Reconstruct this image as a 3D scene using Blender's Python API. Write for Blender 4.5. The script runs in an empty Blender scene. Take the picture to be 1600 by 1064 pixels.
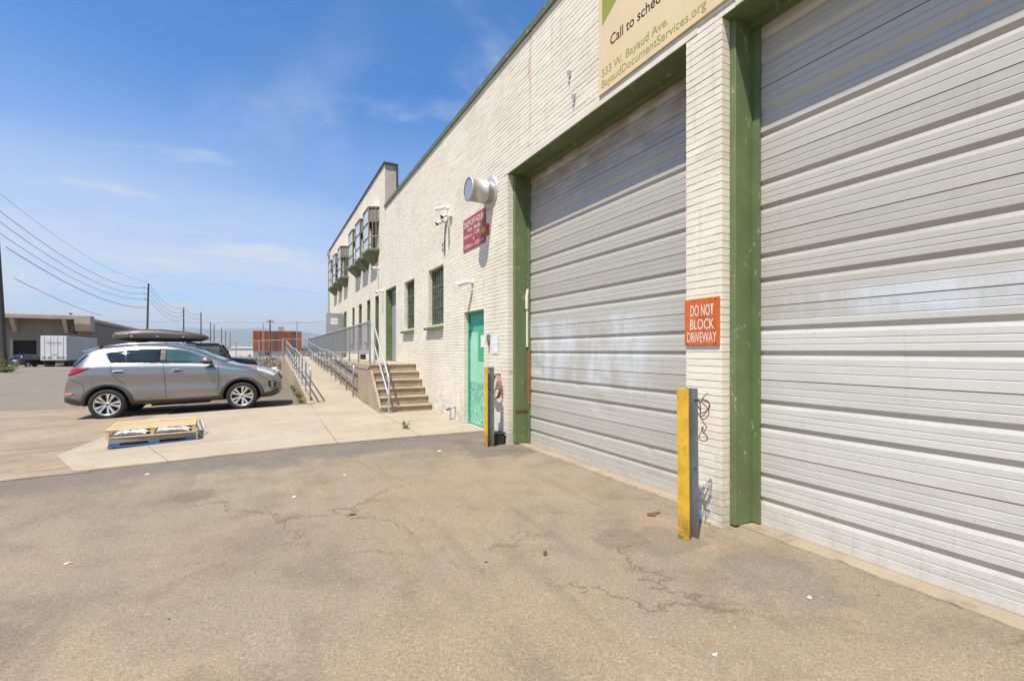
import bpy, bmesh, math, random
from mathutils import Vector, Matrix, noise
from mathutils.bvhtree import BVHTree
random.seed(7)
R = math.radians
sc = bpy.context.scene
COL = sc.collection
D, H, F = 3.65, 1.55, 711.0
CC, SS = .880, .475

# ------------------------------------------------------------------ helpers
def T(x, y, t):
    """point of the place seen at photo pixel (x, y) at t metres of depth (used once, for laying far things out)"""
    u = (x - 800) / F; v = (548.5 - y) / F
    return Vector((-D + t * (SS + CC * u), t * (CC - SS * u), H + t * v))
def sm(x):
    x = max(0., min(1., x)); return x * x * (3 - 2 * x)
def cl(x, a, b): return max(a, min(b, x))
def g(X, Y):
    """height of the ground"""
    front = -.06 - .012 * cl(-3 - X, 0, 4)
    back = .02 + .06 * sm((Y - 9) / 4.5) - .026 * cl(-3 - X, 0, 5)
    y0 = 5.3 + 1.55 * sm((X + 1.3) / 1.1)
    z = front + (back - front) * sm((Y - y0) / (7.7 - y0))
    t = (X + D) * SS + Y * CC
    z -= .0113 * cl(t - 16, 0, 47) * sm((-2.6 - X) / 3 + (1 if Y > 34 else 0))
    return z

class MB:
    def __init__(s): s.v = []; s.f = []; s.m = []; s.sm = []
    def add(s, vs, fs, mi=0, smooth=False):
        b = len(s.v); s.v += [Vector(p) for p in vs]
        for f in fs: s.f.append([b + i for i in f]); s.m.append(mi); s.sm.append(smooth)
        return s
    def quad(s, a, b, c, d, mi=0): return s.add([a, b, c, d], [(0, 1, 2, 3)], mi)
    def box(s, x0, x1, y0, y1, z0, z1, mi=0, mat=None):
        vs = [(x0,y0,z0),(x1,y0,z0),(x1,y1,z0),(x0,y1,z0),(x0,y0,z1),(x1,y0,z1),(x1,y1,z1),(x0,y1,z1)]
        if mat is not None: vs = [mat @ Vector(p) for p in vs]
        return s.add(vs, [(0,3,2,1),(4,5,6,7),(0,1,5,4),(1,2,6,5),(2,3,7,6),(3,0,4,7)], mi)
    def cbox(s, x0, x1, y0, y1, z0, z1, c=.01, mi=0, mat=None):
        """box with chamfered edges"""
        bm = bmesh.new(); bmesh.ops.create_cube(bm, size=1)
        for v in bm.verts:
            v.co = Vector((x0 + (v.co.x + .5) * (x1 - x0), y0 + (v.co.y + .5) * (y1 - y0), z0 + (v.co.z + .5) * (z1 - z0)))
        bmesh.ops.bevel(bm, geom=bm.edges[:], offset=c, segments=2, affect='EDGES', profile=.5)
        bm.verts.index_update()
        vs = [(mat @ v.co) if mat is not None else v.co.copy() for v in bm.verts]
        s.add(vs, [[v.index for v in f.verts] for f in bm.faces], mi); bm.free(); return s
    def prism(s, out, axis, a, b, mi=0, mat=None):
        """polygon 'out' of 2D points extruded along axis (0,1,2) from a to b"""
        def P(p, h):
            q = [(h, p[0], p[1]), (p[0], h, p[1]), (p[0], p[1], h)][axis]
            return (mat @ Vector(q)) if mat is not None else q
        n = len(out)
        vs = [P(p, a) for p in out] + [P(p, b) for p in out]
        fs = [list(range(n))[::-1], list(range(n, 2 * n))] + [(i, (i + 1) % n, n + (i + 1) % n, n + i) for i in range(n)]
        return s.add(vs, fs, mi)
    def tube(s, pts, r, n=8, mi=0, cap=True, close=False):
        pts = [Vector(p) for p in pts]; rings = []; N = len(pts)
        up0 = None
        for i, p in enumerate(pts):
            if close: d = pts[(i + 1) % N] - pts[i - 1]
            else: d = (pts[min(i + 1, N - 1)] - pts[max(i - 1, 0)])
            d = d.normalized() if d.length > 1e-9 else Vector((0, 0, 1))
            if up0 is None:
                up0 = Vector((0, 0, 1)) if abs(d.z) < .9 else Vector((1, 0, 0))
            a = d.cross(up0)
            if a.length < 1e-4: a = d.cross(Vector((0, 1, .1)))
            a.normalize(); b = a.cross(d).normalized(); up0 = b
            rr = r[i] if isinstance(r, (list, tuple)) else r
            rings.append([p + (a * math.cos(k * 2 * math.pi / n) + b * math.sin(k * 2 * math.pi / n)) * rr for k in range(n)])
        vs = [q for ring in rings for q in ring]; fs = []
        for i in range(N if close else N - 1):
            j = (i + 1) % N
            for k in range(n): fs.append((i * n + k, i * n + (k + 1) % n, j * n + (k + 1) % n, j * n + k))
        s.add(vs, fs, mi, True)
        if cap and not close:
            s.add(rings[0], [list(range(n))[::-1]], mi); s.add(rings[-1], [list(range(n))], mi)
        return s
    def lathe(s, prof, n=32, mat=None, mi=0, smooth=True):
        """profile (r, h) round the local z axis"""
        vs = []; fs = []; m = len(prof)
        for k in range(n):
            a = 2 * math.pi * k / n
            for r, h in prof:
                p = Vector((r * math.cos(a), r * math.sin(a), h)); vs.append(mat @ p if mat is not None else p)
        for k in range(n):
            k2 = (k + 1) % n
            for i in range(m - 1): fs.append((k * m + i, k2 * m + i, k2 * m + i + 1, k * m + i + 1))
        return s.add(vs, fs, mi, smooth)
    def build(s, name, mats, parent=None, autosmooth=False, smooth=None):
        me = bpy.data.meshes.new(name)
        me.from_pydata([tuple(v) for v in s.v], [], s.f)
        if not isinstance(mats, (list, tuple)): mats = [mats]
        for m in mats: me.materials.append(m)
        me.polygons.foreach_set('material_index', s.m)
        me.polygons.foreach_set('use_smooth', [True] * len(s.f) if smooth else ([False] * len(s.f) if smooth is False else s.sm))
        me.update()
        uv = me.uv_layers.new(name='UVMap')
        for p in me.polygons:                       # box projection in metres
            n = p.normal; ax = max(range(3), key=lambda i: abs(n[i]))
            for li in p.loop_indices:
                c = me.vertices[me.loops[li].vertex_index].co
                uv.data[li].uv = ((c.y, c.z), (c.x, c.z), (c.x, c.y))[ax]
        o = bpy.data.objects.new(name, me); COL.objects.link(o)
        if parent is not None: o.parent = parent
        return o

def empty(name, loc=(0, 0, 0), rz=0., ry=0., rx=0.):
    o = bpy.data.objects.new(name, None); COL.objects.link(o)
    o.location = loc; o.rotation_euler = (rx, ry, rz); o.empty_display_size = .2
    return o
def tag(o, label=None, cat=None, group=None, kind=None):
    if label: o['label'] = label
    if cat: o['category'] = cat
    if group: o['group'] = group
    if kind: o['kind'] = kind
    return o
def thing(name, label, cat, loc=(0, 0, 0), rz=0., group=None, ry=0., rx=0.):
    return tag(empty(name, loc, rz, ry, rx), label, cat, group)
def copy_tree(o, parent=None):
    c = o.copy(); COL.objects.link(c)
    if parent is not None: c.parent = parent
    for ch in [x for x in list(bpy.data.objects) if x.parent == o]: copy_tree(ch, c)
    return c
def frame_matrix(o, ex, ey):
    ez = Vector(ex).cross(Vector(ey))
    m = Matrix.Identity(4)
    for i, e in enumerate((Vector(ex), Vector(ey), ez)):
        for j in range(3): m[j][i] = e[j]
    for j in range(3): m[j][3] = o[j]
    return m
WALLM = lambda X, Y, Z: frame_matrix((X, Y, Z), (0, -1, 0), (0, 0, 1))      # writing on the street wall: reads towards -Y, faces -X

def text(name, body, mat, M, cap, width=None, parent=None, depth=.0015, align='LEFT', shear=0., bold=0.):
    cu = bpy.data.curves.new('lettering_curve', 'FONT'); cu.body = body; cu.size = 1; cu.extrude = 0; cu.shear = shear
    cu.offset = bold; cu.align_x = 'LEFT'; cu.resolution_u = 3
    o = bpy.data.objects.new('lettering_curve', cu); COL.objects.link(o)
    dg = bpy.context.evaluated_depsgraph_get()
    me = bpy.data.meshes.new_from_object(o.evaluated_get(dg))
    bpy.data.objects.remove(o); bpy.data.curves.remove(cu)
    xs = [v.co.x for v in me.vertices]; x0, x1 = min(xs), max(xs)
    sy = cap / .69; sx = sy if width is None else width / (x1 - x0)
    off = {'LEFT': -x0, 'CENTER': -(x0 + x1) / 2}[align]
    for v in me.vertices: v.co = M @ Vector(((v.co.x + off) * sx, v.co.y * sy, depth))
    me.name = name; me.materials.clear(); me.materials.append(mat)
    o = bpy.data.objects.new(name, me); COL.objects.link(o)
    if parent is not None: o.parent = parent
    return o

# ------------------------------------------------------------------ materials
class NT:
    def __init__(s, name):
        s.mat = bpy.data.materials.new(name); s.mat.use_nodes = True
        s.t = s.mat.node_tree; s.t.nodes.clear()
        s.out = s.n('ShaderNodeOutputMaterial'); s.b = s.n('ShaderNodeBsdfPrincipled')
        s.l(s.b.outputs[0], s.out.inputs[0]); s._c = None
    def n(s, typ, **kw):
        x = s.t.nodes.new(typ)
        for k, v in kw.items(): setattr(x, k, v)
        return x
    def l(s, a, b): s.t.links.new(a, b)
    def co(s, which='Object'):
        if s._c is None: s._c = s.n('ShaderNodeTexCoord')
        return s._c.outputs[which]
    def map(s, vec, scale=(1, 1, 1), loc=(0, 0, 0), rot=(0, 0, 0)):
        m = s.n('ShaderNodeMapping'); s.l(vec, m.inputs[0])
        m.inputs[1].default_value = loc; m.inputs[2].default_value = rot; m.inputs[3].default_value = scale
        return m.outputs[0]
    def noise(s, vec, scale, detail=4, rough=.55, dist=0.):
        x = s.n('ShaderNodeTexNoise'); s.l(vec, x.inputs['Vector'])
        x.inputs['Scale'].default_value = scale; x.inputs['Detail'].default_value = detail
        x.inputs['Roughness'].default_value = rough; x.inputs['Distortion'].default_value = dist
        return x.outputs['Fac']
    def vor(s, vec, scale, feature='F1', out='Distance'):
        x = s.n('ShaderNodeTexVoronoi', feature=feature); s.l(vec, x.inputs['Vector']); x.inputs['Scale'].default_value = scale
        return x.outputs[out]
    def ramp(s, fac, stops):
        r = s.n('ShaderNodeValToRGB'); s.l(fac, r.inputs[0]); e = r.color_ramp.elements
        while len(e) < len(stops): e.new(.5)
        for k, (p, c) in enumerate(stops):
            e[k].position = p
            if not isinstance(c, (tuple, list)): c = (c, c, c)
            e[k].color = (*c[:3], 1)
        return r.outputs[0]
    def rng(s, val, a, b, c=0., d=1., smooth=True):
        m = s.n('ShaderNodeMapRange'); s.l(val, m.inputs[0]); m.interpolation_type = 'SMOOTHSTEP' if smooth else 'LINEAR'
        for i, q in enumerate((a, b, c, d)): m.inputs[1 + i].default_value = q
        return m.outputs[0]
    def math(s, op, a, b=None, clamp=False):
        m = s.n('ShaderNodeMath', operation=op); m.use_clamp = clamp
        for i, q in enumerate((a, b)):
            if q is None: continue
            if hasattr(q, 'links'): s.l(q, m.inputs[i])
            else: m.inputs[i].default_value = q
        return m.outputs[0]
    def mix(s, fac, a, b, blend='MIX'):
        m = s.n('ShaderNodeMix', data_type='RGBA', blend_type=blend)
        for sock, q in ((m.inputs[0], fac), (m.inputs[6], a), (m.inputs[7], b)):
            if hasattr(q, 'links'): s.l(q, sock)
            elif isinstance(q, (tuple, list)): sock.default_value = (*q[:3], 1)
            else: sock.default_value = q if sock == m.inputs[0] else (q, q, q, 1)
        return m.outputs[2]
    def sep(s, vec):
        x = s.n('ShaderNodeSeparateXYZ'); s.l(vec, x.inputs[0]); return x.outputs
    def bump(s, h, strength=.3, dist=.01):
        b = s.n('ShaderNodeBump'); s.l(h, b.inputs['Height']); b.inputs['Strength'].default_value = strength; b.inputs['Distance'].default_value = dist
        s.l(b.outputs[0], s.b.inputs['Normal'])
    def set(s, color=None, rough=None, metal=None, **kw):
        for name, q in (('Base Color', color), ('Roughness', rough), ('Metallic', metal)):
            if q is None: continue
            if hasattr(q, 'links'): s.l(q, s.b.inputs[name])
            elif isinstance(q, (tuple, list)): s.b.inputs[name].default_value = (*q[:3], 1)
            else: s.b.inputs[name].default_value = q
        for k, q in kw.items(): s.b.inputs[k].default_value = q
        return s.mat

def srgb(r, g_, b):
    f = lambda c: (c / 12.92 if c <= .04045 else ((c + .055) / 1.055) ** 2.4)
    return tuple(f(c / 255) for c in (r, g_, b))

def plain(name, col, rough=.6, metal=0., var=.12, scale=6., bump=.0, bscale=60., **kw):
    """paint or metal with a little wear: tone drifts by noise"""
    m = NT(name); c = m.co()
    n = m.noise(c, scale, 5, .6)
    k = m.rng(n, .25, .75, 1 - var, 1 + var, False)
    col_ = m.mix(1., tuple(col), k, 'MULTIPLY')
    r = m.rng(m.noise(c, scale * 2.3, 3), .3, .7, max(.02, rough - .08), min(1, rough + .08), False)
    if bump: m.bump(m.noise(c, bscale, 4), bump, .004)
    return m.set(col_, r, metal, **kw)

def m_brick():
    m = NT('painted_brick'); c = m.co(); s = m.sep(c)
    blot = m.noise(c, 1.1, 6, .65)
    col = m.ramp(blot, [(.25, (.73, .66, .52)), (.5, (.80, .735, .59)), (.8, (.84, .785, .645))])
    rowv = m.map(c, (1., 4.6, 14.8)); cellv = m.vor(rowv, 1.0, out='Color')
    cs = m.sep(cellv)
    col = m.mix(.16, col, m.rng(cs[0], 0, 1, .62, 1.0, False), 'MULTIPLY')
    gi = m.n('ShaderNodeNewGeometry'); ri = gi.outputs['Random Per Island']
    col = m.mix(1., col, m.ramp(ri, [(0, .88), (.05, .96), (.5, 1.0), (.95, 1.02), (1, 1.03)]), 'MULTIPLY')
    gr_ = m.noise(m.map(c, (1, 1, 1), (3, 8, 1)), .45, 6, .7)
    col = m.mix(m.math('MULTIPLY', m.rng(gr_, .50, .70), .35), col, (.56, .49, .38))
    # fine pits and chipped paint
    pit = m.noise(c, 55, 4, .7)
    col = m.mix(m.rng(pit, .66, .76), col, (.40, .35, .28))
    chip = m.math('MULTIPLY', m.rng(m.noise(c, 9, 5, .7), .63, .69), m.rng(m.noise(c, .7, 2), .45, .62))
    col = m.mix(m.math('MULTIPLY', chip, .7), col, (.47, .32, .23))
    # vertical drips
    dr = m.noise(m.map(c, (1, 5.5, .35)), 1.6, 5, .6)
    col = m.mix(m.math('MULTIPLY', m.rng(dr, .54, .74), .42), col, (.50, .44, .34))
    # rust run under the coping
    wob = m.math('MULTIPLY', m.math('SUBTRACT', m.noise(m.map(c, (1, 1, 1)), 1.5, 2), .5), .22)
    yy = m.math('ABSOLUTE', m.math('SUBTRACT', m.math('ADD', s[1], wob), 6.17))
    rr = m.math('MULTIPLY', m.rng(yy, .075, .0), m.rng(s[2], 4.3, 5.6))
    rr = m.math('MULTIPLY', rr, m.rng(m.noise(m.map(c, (1, 3, 1)), 4, 4), .3, .65))
    col = m.mix(m.math('MULTIPLY', rr, .75), col, (.50, .29, .12))
    # soiled foot of the wall
    foot = m.math('MULTIPLY', m.rng(s[2], .75, -.05), m.rng(m.noise(c, 3.5, 6, .7), .36, .66))
    col = m.mix(m.math('MULTIPLY', foot, .62), col, (.33, .27, .20))
    m.bump(m.math('ADD', m.noise(c, 28, 6, .7), m.math('MULTIPLY', m.noise(c, 160, 3), .5)), .5, .007)
    return m.set(col, .72)

def m_asphalt():
    m = NT('dusty_asphalt'); c = m.co()
    big = m.noise(c, .33, 5, .6); mid = m.noise(c, 1.7, 6, .65); wide = m.noise(m.map(c, (1, 1, 1), (7, 3, 0)), .55, 6, .6, .3)
    col = m.ramp(big, [(.3, (.225, .178, .122)), (.5, (.27, .213, .145)), (.7, (.305, .242, .165))])
    col = m.mix(m.math('MULTIPLY', m.rng(mid, .42, .70), .75), col, (.185, .142, .095))
    col = m.mix(m.math('MULTIPLY', m.rng(wide, .50, .66), .6), col, (.33, .235, .15))
    # fresher grey strip by the concrete edge and grey patches
    s = m.sep(c)
    edge = m.math('ADD', s[1], m.math('MULTIPLY', m.math('SUBTRACT', m.noise(c, 1.2, 4), .5), 1.6))
    strip = m.math('MULTIPLY', m.rng(edge, 6.7, 7.35), m.rng(edge, 9.5, 8.0))
    strip = m.math('MULTIPLY', strip, .7)
    col = m.mix(strip, col, (.125, .112, .10))
    gp = m.rng(m.noise(m.map(c, (1, 1, 1), (3.1, 9, 0)), .8, 4, .55), .60, .70)
    col = m.mix(m.math('MULTIPLY', gp, .45), col, (.17, .136, .098))
    dsp = m.math('MULTIPLY', m.rng(m.noise(m.map(c, (1, 1, 1), (4.4, 1.2, 0)), 1.3, 5, .6), .67, .75), .55)
    col = m.mix(dsp, col, (.085, .065, .045))
    road = m.rng(edge, 16.5, 17.6); col = m.mix(m.math('MULTIPLY', road, .6), col, (.185, .155, .125))
    slot = m.math('MULTIPLY', m.math('MULTIPLY', m.rng(s[1], 13.3, 13.45), m.rng(s[1], 40., 30.)), m.rng(s[0], -5.9, -5.7)); col = m.mix(m.math('MULTIPLY', slot, .7), col, (.145, .118, .09))
    for sx, sy, r_, cc, am in ((-.62, 2.78, .36, (.14, .122, .10), .5), (-.95, 2.95, .30, (.16, .115, .08), .5), (-4.35, 6.15, .26, (.12, .095, .065), .5), (-.45, 1.95, .5, (.16, .14, .115), .4), (-.35, 6.7, .8, (.12, .105, .09), .6), (-2.6, 2.3, 1.1, (.30, .215, .14), .45), (-2.2, 4.6, 1.5, (.31, .22, .145), .45)):
        vm = m.n('ShaderNodeVectorMath', operation='DISTANCE'); m.l(c, vm.inputs[0]); vm.inputs[1].default_value = (sx, sy, -.06)
        dd_ = m.math('ADD', vm.outputs['Value'], m.math('MULTIPLY', m.math('SUBTRACT', m.noise(m.map(c, (1, 1, 1), (sx, sy, 0)), 3.4, 9, .72), .5), r_ * 2.6))
        col = m.mix(m.math('MULTIPLY', m.rng(dd_, r_ * .95, r_ * .62), am), col, cc)
    # aggregate
    ag = m.vor(c, 150, out='Color'); ags = m.sep(ag)
    col = m.mix(.42, col, m.ramp(ags[0], [(0, .35), (.25, .82), (.8, 1.06), (1, 1.9)]), 'MULTIPLY')
    fine = m.noise(c, 60, 6, .8)
    col = m.mix(.6, col, m.rng(fine, .3, .7, .62, 1.25, False), 'MULTIPLY')
    grit = m.vor(c, 34, out='Color'); gts = m.sep(grit); gds = m.vor(c, 34)
    stone = m.math('MULTIPLY', m.rng(gts[0], .86, .9), m.rng(gds, .30, .22)); dkst = m.math('MULTIPLY', m.rng(gts[1], .88, .92), m.rng(gds, .26, .18))
    col = m.mix(m.math('MULTIPLY', stone, .38), col, (.46, .39, .30)); col = m.mix(m.math('MULTIPLY', dkst, .45), col, (.07, .055, .042))
    tyre = m.noise(m.map(c, (2.6, .22, 1), (0, 0, 0), (0, 0, .5)), 1.3, 4, .5)
    col = m.mix(m.math('MULTIPLY', m.rng(tyre, .54, .68), .30), col, (.16, .122, .085))
    # cracks
    dv = m.n('ShaderNodeVectorMath', operation='ADD'); m.l(c, dv.inputs[0])
    nz = m.n('ShaderNodeTexNoise'); m.l(c, nz.inputs['Vector']); nz.inputs['Scale'].default_value = 1.4; nz.inputs['Detail'].default_value = 6; nz.inputs['Roughness'].default_value = .7
    sc_ = m.n('ShaderNodeVectorMath', operation='SCALE'); m.l(nz.outputs['Color'], sc_.inputs[0]); sc_.inputs['Scale'].default_value = 1.3
    m.l(sc_.outputs[0], dv.inputs[1])
    vd = m.vor(dv.outputs[0], .42, 'DISTANCE_TO_EDGE')
    msk = m.rng(m.noise(m.map(c, (1, 1, 1), (2.2, 5, 0)), .38, 3), .47, .56)
    crk = m.math('MULTIPLY', m.rng(vd, .011, .002), msk)
    vd2 = m.vor(dv.outputs[0], 1.5, 'DISTANCE_TO_EDGE')
    crk2 = m.math('MULTIPLY', m.rng(vd2, .016, .004), m.rng(m.noise(m.map(c, (1, 1, 1), (8, 1, 0)), .6, 3), .58, .66))
    ck = m.math('MAXIMUM', crk, m.math('MULTIPLY', crk2, .7))
    col = m.mix(m.math('MULTIPLY', ck, .55), col, (.12, .07, .04))
    hb = m.math('SUBTRACT', m.math('ADD', m.math('MULTIPLY', ags[1], .55), fine), m.math('MULTIPLY', ck, 2.0))
    m.bump(hb, .5, .011)
    return m.set(col, .9)

def m_concrete(name, a, b, dirt, dsc=1.0, joint=None, bumps=.25):
    m = NT(name); c = m.co()
    n1 = m.noise(c, .8, 6, .6); n2 = m.noise(c, 4.5, 6, .7)
    col = m.mix(m.rng(n1, .3, .7), a, b)
    col = m.mix(m.math('MULTIPLY', m.rng(n2, .5, .72), .55 * dsc), col, dirt)
    st = m.noise(m.map(c, (.35, 2.2, 1)), 1.5, 5, .6)
    col = m.mix(m.math('MULTIPLY', m.rng(st, .52, .7), .45 * dsc), col, dirt)
    fine = m.noise(c, 70, 4, .75)
    col = m.mix(.55, col, m.rng(fine, .3, .7, .78, 1.16, False), 'MULTIPLY')
    m.bump(m.math('ADD', fine, m.math('MULTIPLY', n2, 1.5)), bumps, .008)
    return m.set(col, .88)

def m_door(name, light, warm, zsplit, stain_top):
    """painted steel door: two tones of paint with buffed patches, soiled top"""
    m = NT(name); c = m.co(); s = m.sep(c)
    nz = m.noise(c, 1.4, 4)
    zz = m.math('ADD', s[2], m.math('MULTIPLY', m.math('SUBTRACT', nz, .5), .06))
    col = m.mix(m.rng(zz, zsplit - .02, zsplit + .02), light, warm)
    # rolled-over paint patches
    if stain_top: band = m.math('MULTIPLY', m.math('MULTIPLY', m.rng(zz, .95, 1.2), m.rng(zz, 2.1, 1.95)), m.rng(m.math('ADD', s[1], nz), 4.1, 5.1))
    else: band = m.math('MULTIPLY', m.math('MULTIPLY', m.rng(zz, 1.80, 1.84), m.rng(zz, 2.12, 1.98)), m.rng(m.math('ADD', s[1], nz), 3.0, 2.6))
    stk = m.rng(m.noise(m.map(c, (1, 3.0, .9)), 1.1, 5, .6), .34, .62)
    col = m.mix(m.math('MULTIPLY', m.math('MULTIPLY', band, stk), .85), col, (.63, .655, .66))
    jf = m.math('ABSOLUTE', m.math('SUBTRACT', m.math('FRACT', m.math('DIVIDE', m.math('ADD', s[2], .394), .672)), .5))
    col = m.mix(m.math('MULTIPLY', m.math('LESS_THAN', jf, .0065), .75), col, (.16, .095, .05))
    gr = m.noise(m.map(c, (1, 3, 3)), 9, 6, .75)
    col = m.mix(.22, col, m.rng(gr, .3, .7, .80, 1.1, False), 'MULTIPLY')
    dr = m.noise(m.map(c, (1, 9, .5)), 1.2, 5, .65)
    col = m.mix(m.math('MULTIPLY', m.rng(dr, .55, .78), .30), col, (.33, .27, .20))
    hz = m.noise(m.map(c, (1, .7, 16)), 1.6, 4, .6)
    col = m.mix(m.math('MULTIPLY', m.rng(hz, .52, .74), .35), col, (.36, .33, .29))
    if stain_top:
        tp = m.math('MULTIPLY', m.rng(s[2], 3.55, 4.5), m.rng(m.noise(m.map(c, (1, 2, 5)), 1.4, 5, .6), .32, .6))
        col = m.mix(m.math('MULTIPLY', tp, .6), col, (.19, .12, .07))
    low = m.math('MULTIPLY', m.rng(s[2], .55, 0.), m.rng(m.noise(c, 6, 5, .7), .42, .68))
    col = m.mix(m.math('MULTIPLY', low, .25), col, (.33, .27, .2))
    sp = m.rng(m.noise(c, 45, 2, .5), .74, .78)
    col = m.mix(m.math('MULTIPLY', sp, .5), col, (.2, .15, .1))
    m.bump(m.noise(c, 3.0, 3), .12, .02)
    return m.set(col, m.rng(m.noise(c, 5, 4), .3, .7, .36, .52, False), .12)

def m_green(name='green_paint', col=(.108, .148, .06)):
    m = NT(name); c = m.co(); s = m.sep(c)
    col_ = m.mix(m.rng(m.noise(c, 2.2, 6, .65), .3, .7), col, tuple(q * 1.28 for q in col))
    sc1 = m.math('MULTIPLY', m.rng(m.noise(m.map(c, (1, 1, .5)), 11, 6, .75), .60, .64), 1.0)
    col_ = m.mix(m.math('MULTIPLY', sc1, .7), col_, (.42, .38, .28))
    ru = m.math('MULTIPLY', m.rng(m.noise(c, 5.5, 6, .7), .52, .64), m.rng(s[2], 1.15, .55))
    col_ = m.mix(m.math('MULTIPLY', ru, .35), col_, (.16, .085, .04))
    m.bump(m.noise(c, 35, 5, .7), .2, .004)
    return m.set(col_, .5)

def m_teal():
    m = NT('teal_door_paint'); c = m.co(); s = m.sep(c)
    base = m.mix(m.rng(m.noise(c, 2, 4), .3, .7), (.27, .58, .42), (.36, .66, .50))
    sw = m.math('MULTIPLY', m.rng(s[2], .92, .90), m.rng(m.noise(c, 13, 4, .6, 1.5), .44, .54))
    base = m.mix(sw, base, (.12, .38, .25))
    tp = m.rng(s[2], 1.93, 1.95)
    base = m.mix(tp, base, (.07, .38, .26))
    m.bump(m.noise(c, 30, 4), .15, .003)
    return m.set(base, .5)

def m_wood(name, a, b, sc_=1.0):
    m = NT(name); c = m.co()
    gr = m.noise(m.map(c, (1.2, 14, 14)), 2.5 * sc_, 5, .6, .4)
    col = m.mix(m.rng(gr, .3, .7), a, b)
    col = m.mix(m.math('MULTIPLY', m.rng(m.noise(c, 5, 4), .55, .75), .4), col, tuple(q * .6 for q in a))
    m.bump(gr, .25, .004)
    return m.set(col, .75)

def m_bark():
    m = NT('weathered_pole_wood'); c = m.co()
    gr = m.noise(m.map(c, (9, 9, .5)), 1.6, 6, .65)
    col = m.mix(m.rng(gr, .3, .7), (.055, .042, .032), (.115, .09, .068))
    m.bump(gr, .5, .02); return m.set(col, .85)

def m_leaf(name, a, b):
    m = NT(name); c = m.co()
    col = m.mix(m.rng(m.noise(c, 3.0, 4, .7), .3, .7), a, b)
    m.set(col, .6)
    tr = m.n('ShaderNodeBsdfTranslucent'); m.l(col, tr.inputs[0])
    mx = m.n('ShaderNodeMixShader'); mx.inputs[0].default_value = .25
    m.l(m.b.outputs[0], mx.inputs[1]); m.l(tr.outputs[0], mx.inputs[2]); m.l(mx.outputs[0], m.out.inputs[0])
    return m.mat

def m_carpaint(name, col, metal=.78, rough=.27, flake=True):
    m = NT(name); c = m.co()
    k = m.rng(m.noise(c, 420, 2), .3, .7, .90, 1.10, False) if flake else m.rng(m.noise(c, 3, 3), .3, .7, .96, 1.04, False)
    col_ = m.mix(1., col, k, 'MULTIPLY')
    du = m.noise(c, 2.5, 5, .6)
    col_ = m.mix(m.math('MULTIPLY', m.rng(du, .5, .75), .10), col_, (.40, .34, .27))
    return m.set(col_, rough, metal, **{'Coat Weight': .7, 'Coat Roughness': .06})

def m_glass(name, col, alpha_t=.0, rough=.03):
    m = NT(name); c = m.co()
    col_ = m.mix(m.rng(m.noise(c, 1.6, 3), .3, .7), tuple(q * .8 for q in col), tuple(q * 1.25 for q in col))
    m.set(col_, rough, 0., **{'Specular IOR Level': .45})
    if alpha_t: m.b.inputs['Transmission Weight'].default_value = alpha_t
    return m.mat

def m_corr(name, a, b, axis=0, scale=9.):
    m = NT(name); c = m.co()
    n1 = m.noise(m.map(c, (1, 1, .15)), 1.4, 5, .65)
    col = m.mix(m.rng(n1, .3, .7), a, b)
    col = m.mix(m.math('MULTIPLY', m.rng(m.noise(m.map(c, (2.2, 2.2, .02)), .35, 2), .5, .56), .55), col, tuple(q * .55 for q in a))
    return m.set(col, .8)

M = {}
M['brick'] = m_brick()
M['mortar'] = plain('soiled_shaded_mortar', (.47, .41, .33), .9, 0, .15, 8)  # joint dirt, with the shade of the raked bed joints deepened in its colour
M['asphalt'] = m_asphalt()
M['apron'] = m_concrete('pale_concrete', (.345, .28, .20), (.40, .33, .242), (.25, .20, .14), .8)
M['oldconc'] = m_concrete('old_stained_concrete', (.255, .188, .122), (.325, .245, .165), (.15, .11, .075), 1.2)
M['stepconc'] = m_concrete('rough_step_concrete', (.33, .255, .17), (.40, .315, .22), (.21, .15, .095), 1.2, bumps=.7)
M['sillconc'] = m_concrete('threshold_concrete', (.32, .25, .17), (.38, .305, .215), (.20, .145, .095), 1.2, bumps=.9)
M['door_a'] = m_door('grey_steel_door_paint', (.49, .465, .405), (.46, .43, .365), 2.35, True)
M['door_b'] = m_door('white_steel_door_paint', (.60, .575, .515), (.49, .457, .39), 1.83, False)
M['green'] = m_green()
M['dkgreen'] = m_green('bar_green_paint', (.07, .095, .045))
M['teal'] = m_teal()
M['tealframe'] = plain('teal_frame_paint', (.05, .32, .20), .45, var=.2)
M['greyleaf'] = plain('grey_door_paint', (.30, .31, .31), .45, var=.1)
M['galv'] = plain('galvanised_pipe', (.40, .41, .42), .42, .45, .15, 12)
M['galvduct'] = plain('galvanised_sheet', (.56, .54, .50), .48, .6, .18, 14)
M['rail'] = plain('grey_rail_paint', (.24, .25, .265), .45, .2, .15, 9)
def m_worn(name, col, chipc, lo=.14):
    m = NT(name); c = m.co(); s = m.sep(c)
    a = m.mix(m.rng(m.noise(c, 7, 6, .7), .3, .7), tuple(q * .8 for q in col), tuple(q * 1.12 for q in col))
    ch = m.rng(m.noise(m.map(c, (1, 1, .6)), 16, 6, .75), .60, .65); a = m.mix(m.math('MULTIPLY', ch, .8), a, chipc)
    low = m.math('MULTIPLY', m.rng(s[2], lo, -.02), m.rng(m.noise(c, 12, 5, .7), .36, .56)) if lo else 0.; a = m.mix(m.math('MULTIPLY', low, .85), a, (.14, .08, .04)) if lo else a
    st = m.rng(m.noise(m.map(c, (10, 10, .7)), 2.5, 4), .54, .72); a = m.mix(m.math('MULTIPLY', st, .35), a, tuple(q * .45 for q in col))
    m.bump(m.noise(c, 38, 5, .7), .35, .004); return m.set(a, .55)
M['yellow'] = m_worn('worn_yellow_paint', (.70, .41, .03), (.36, .24, .09), .3)
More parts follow.
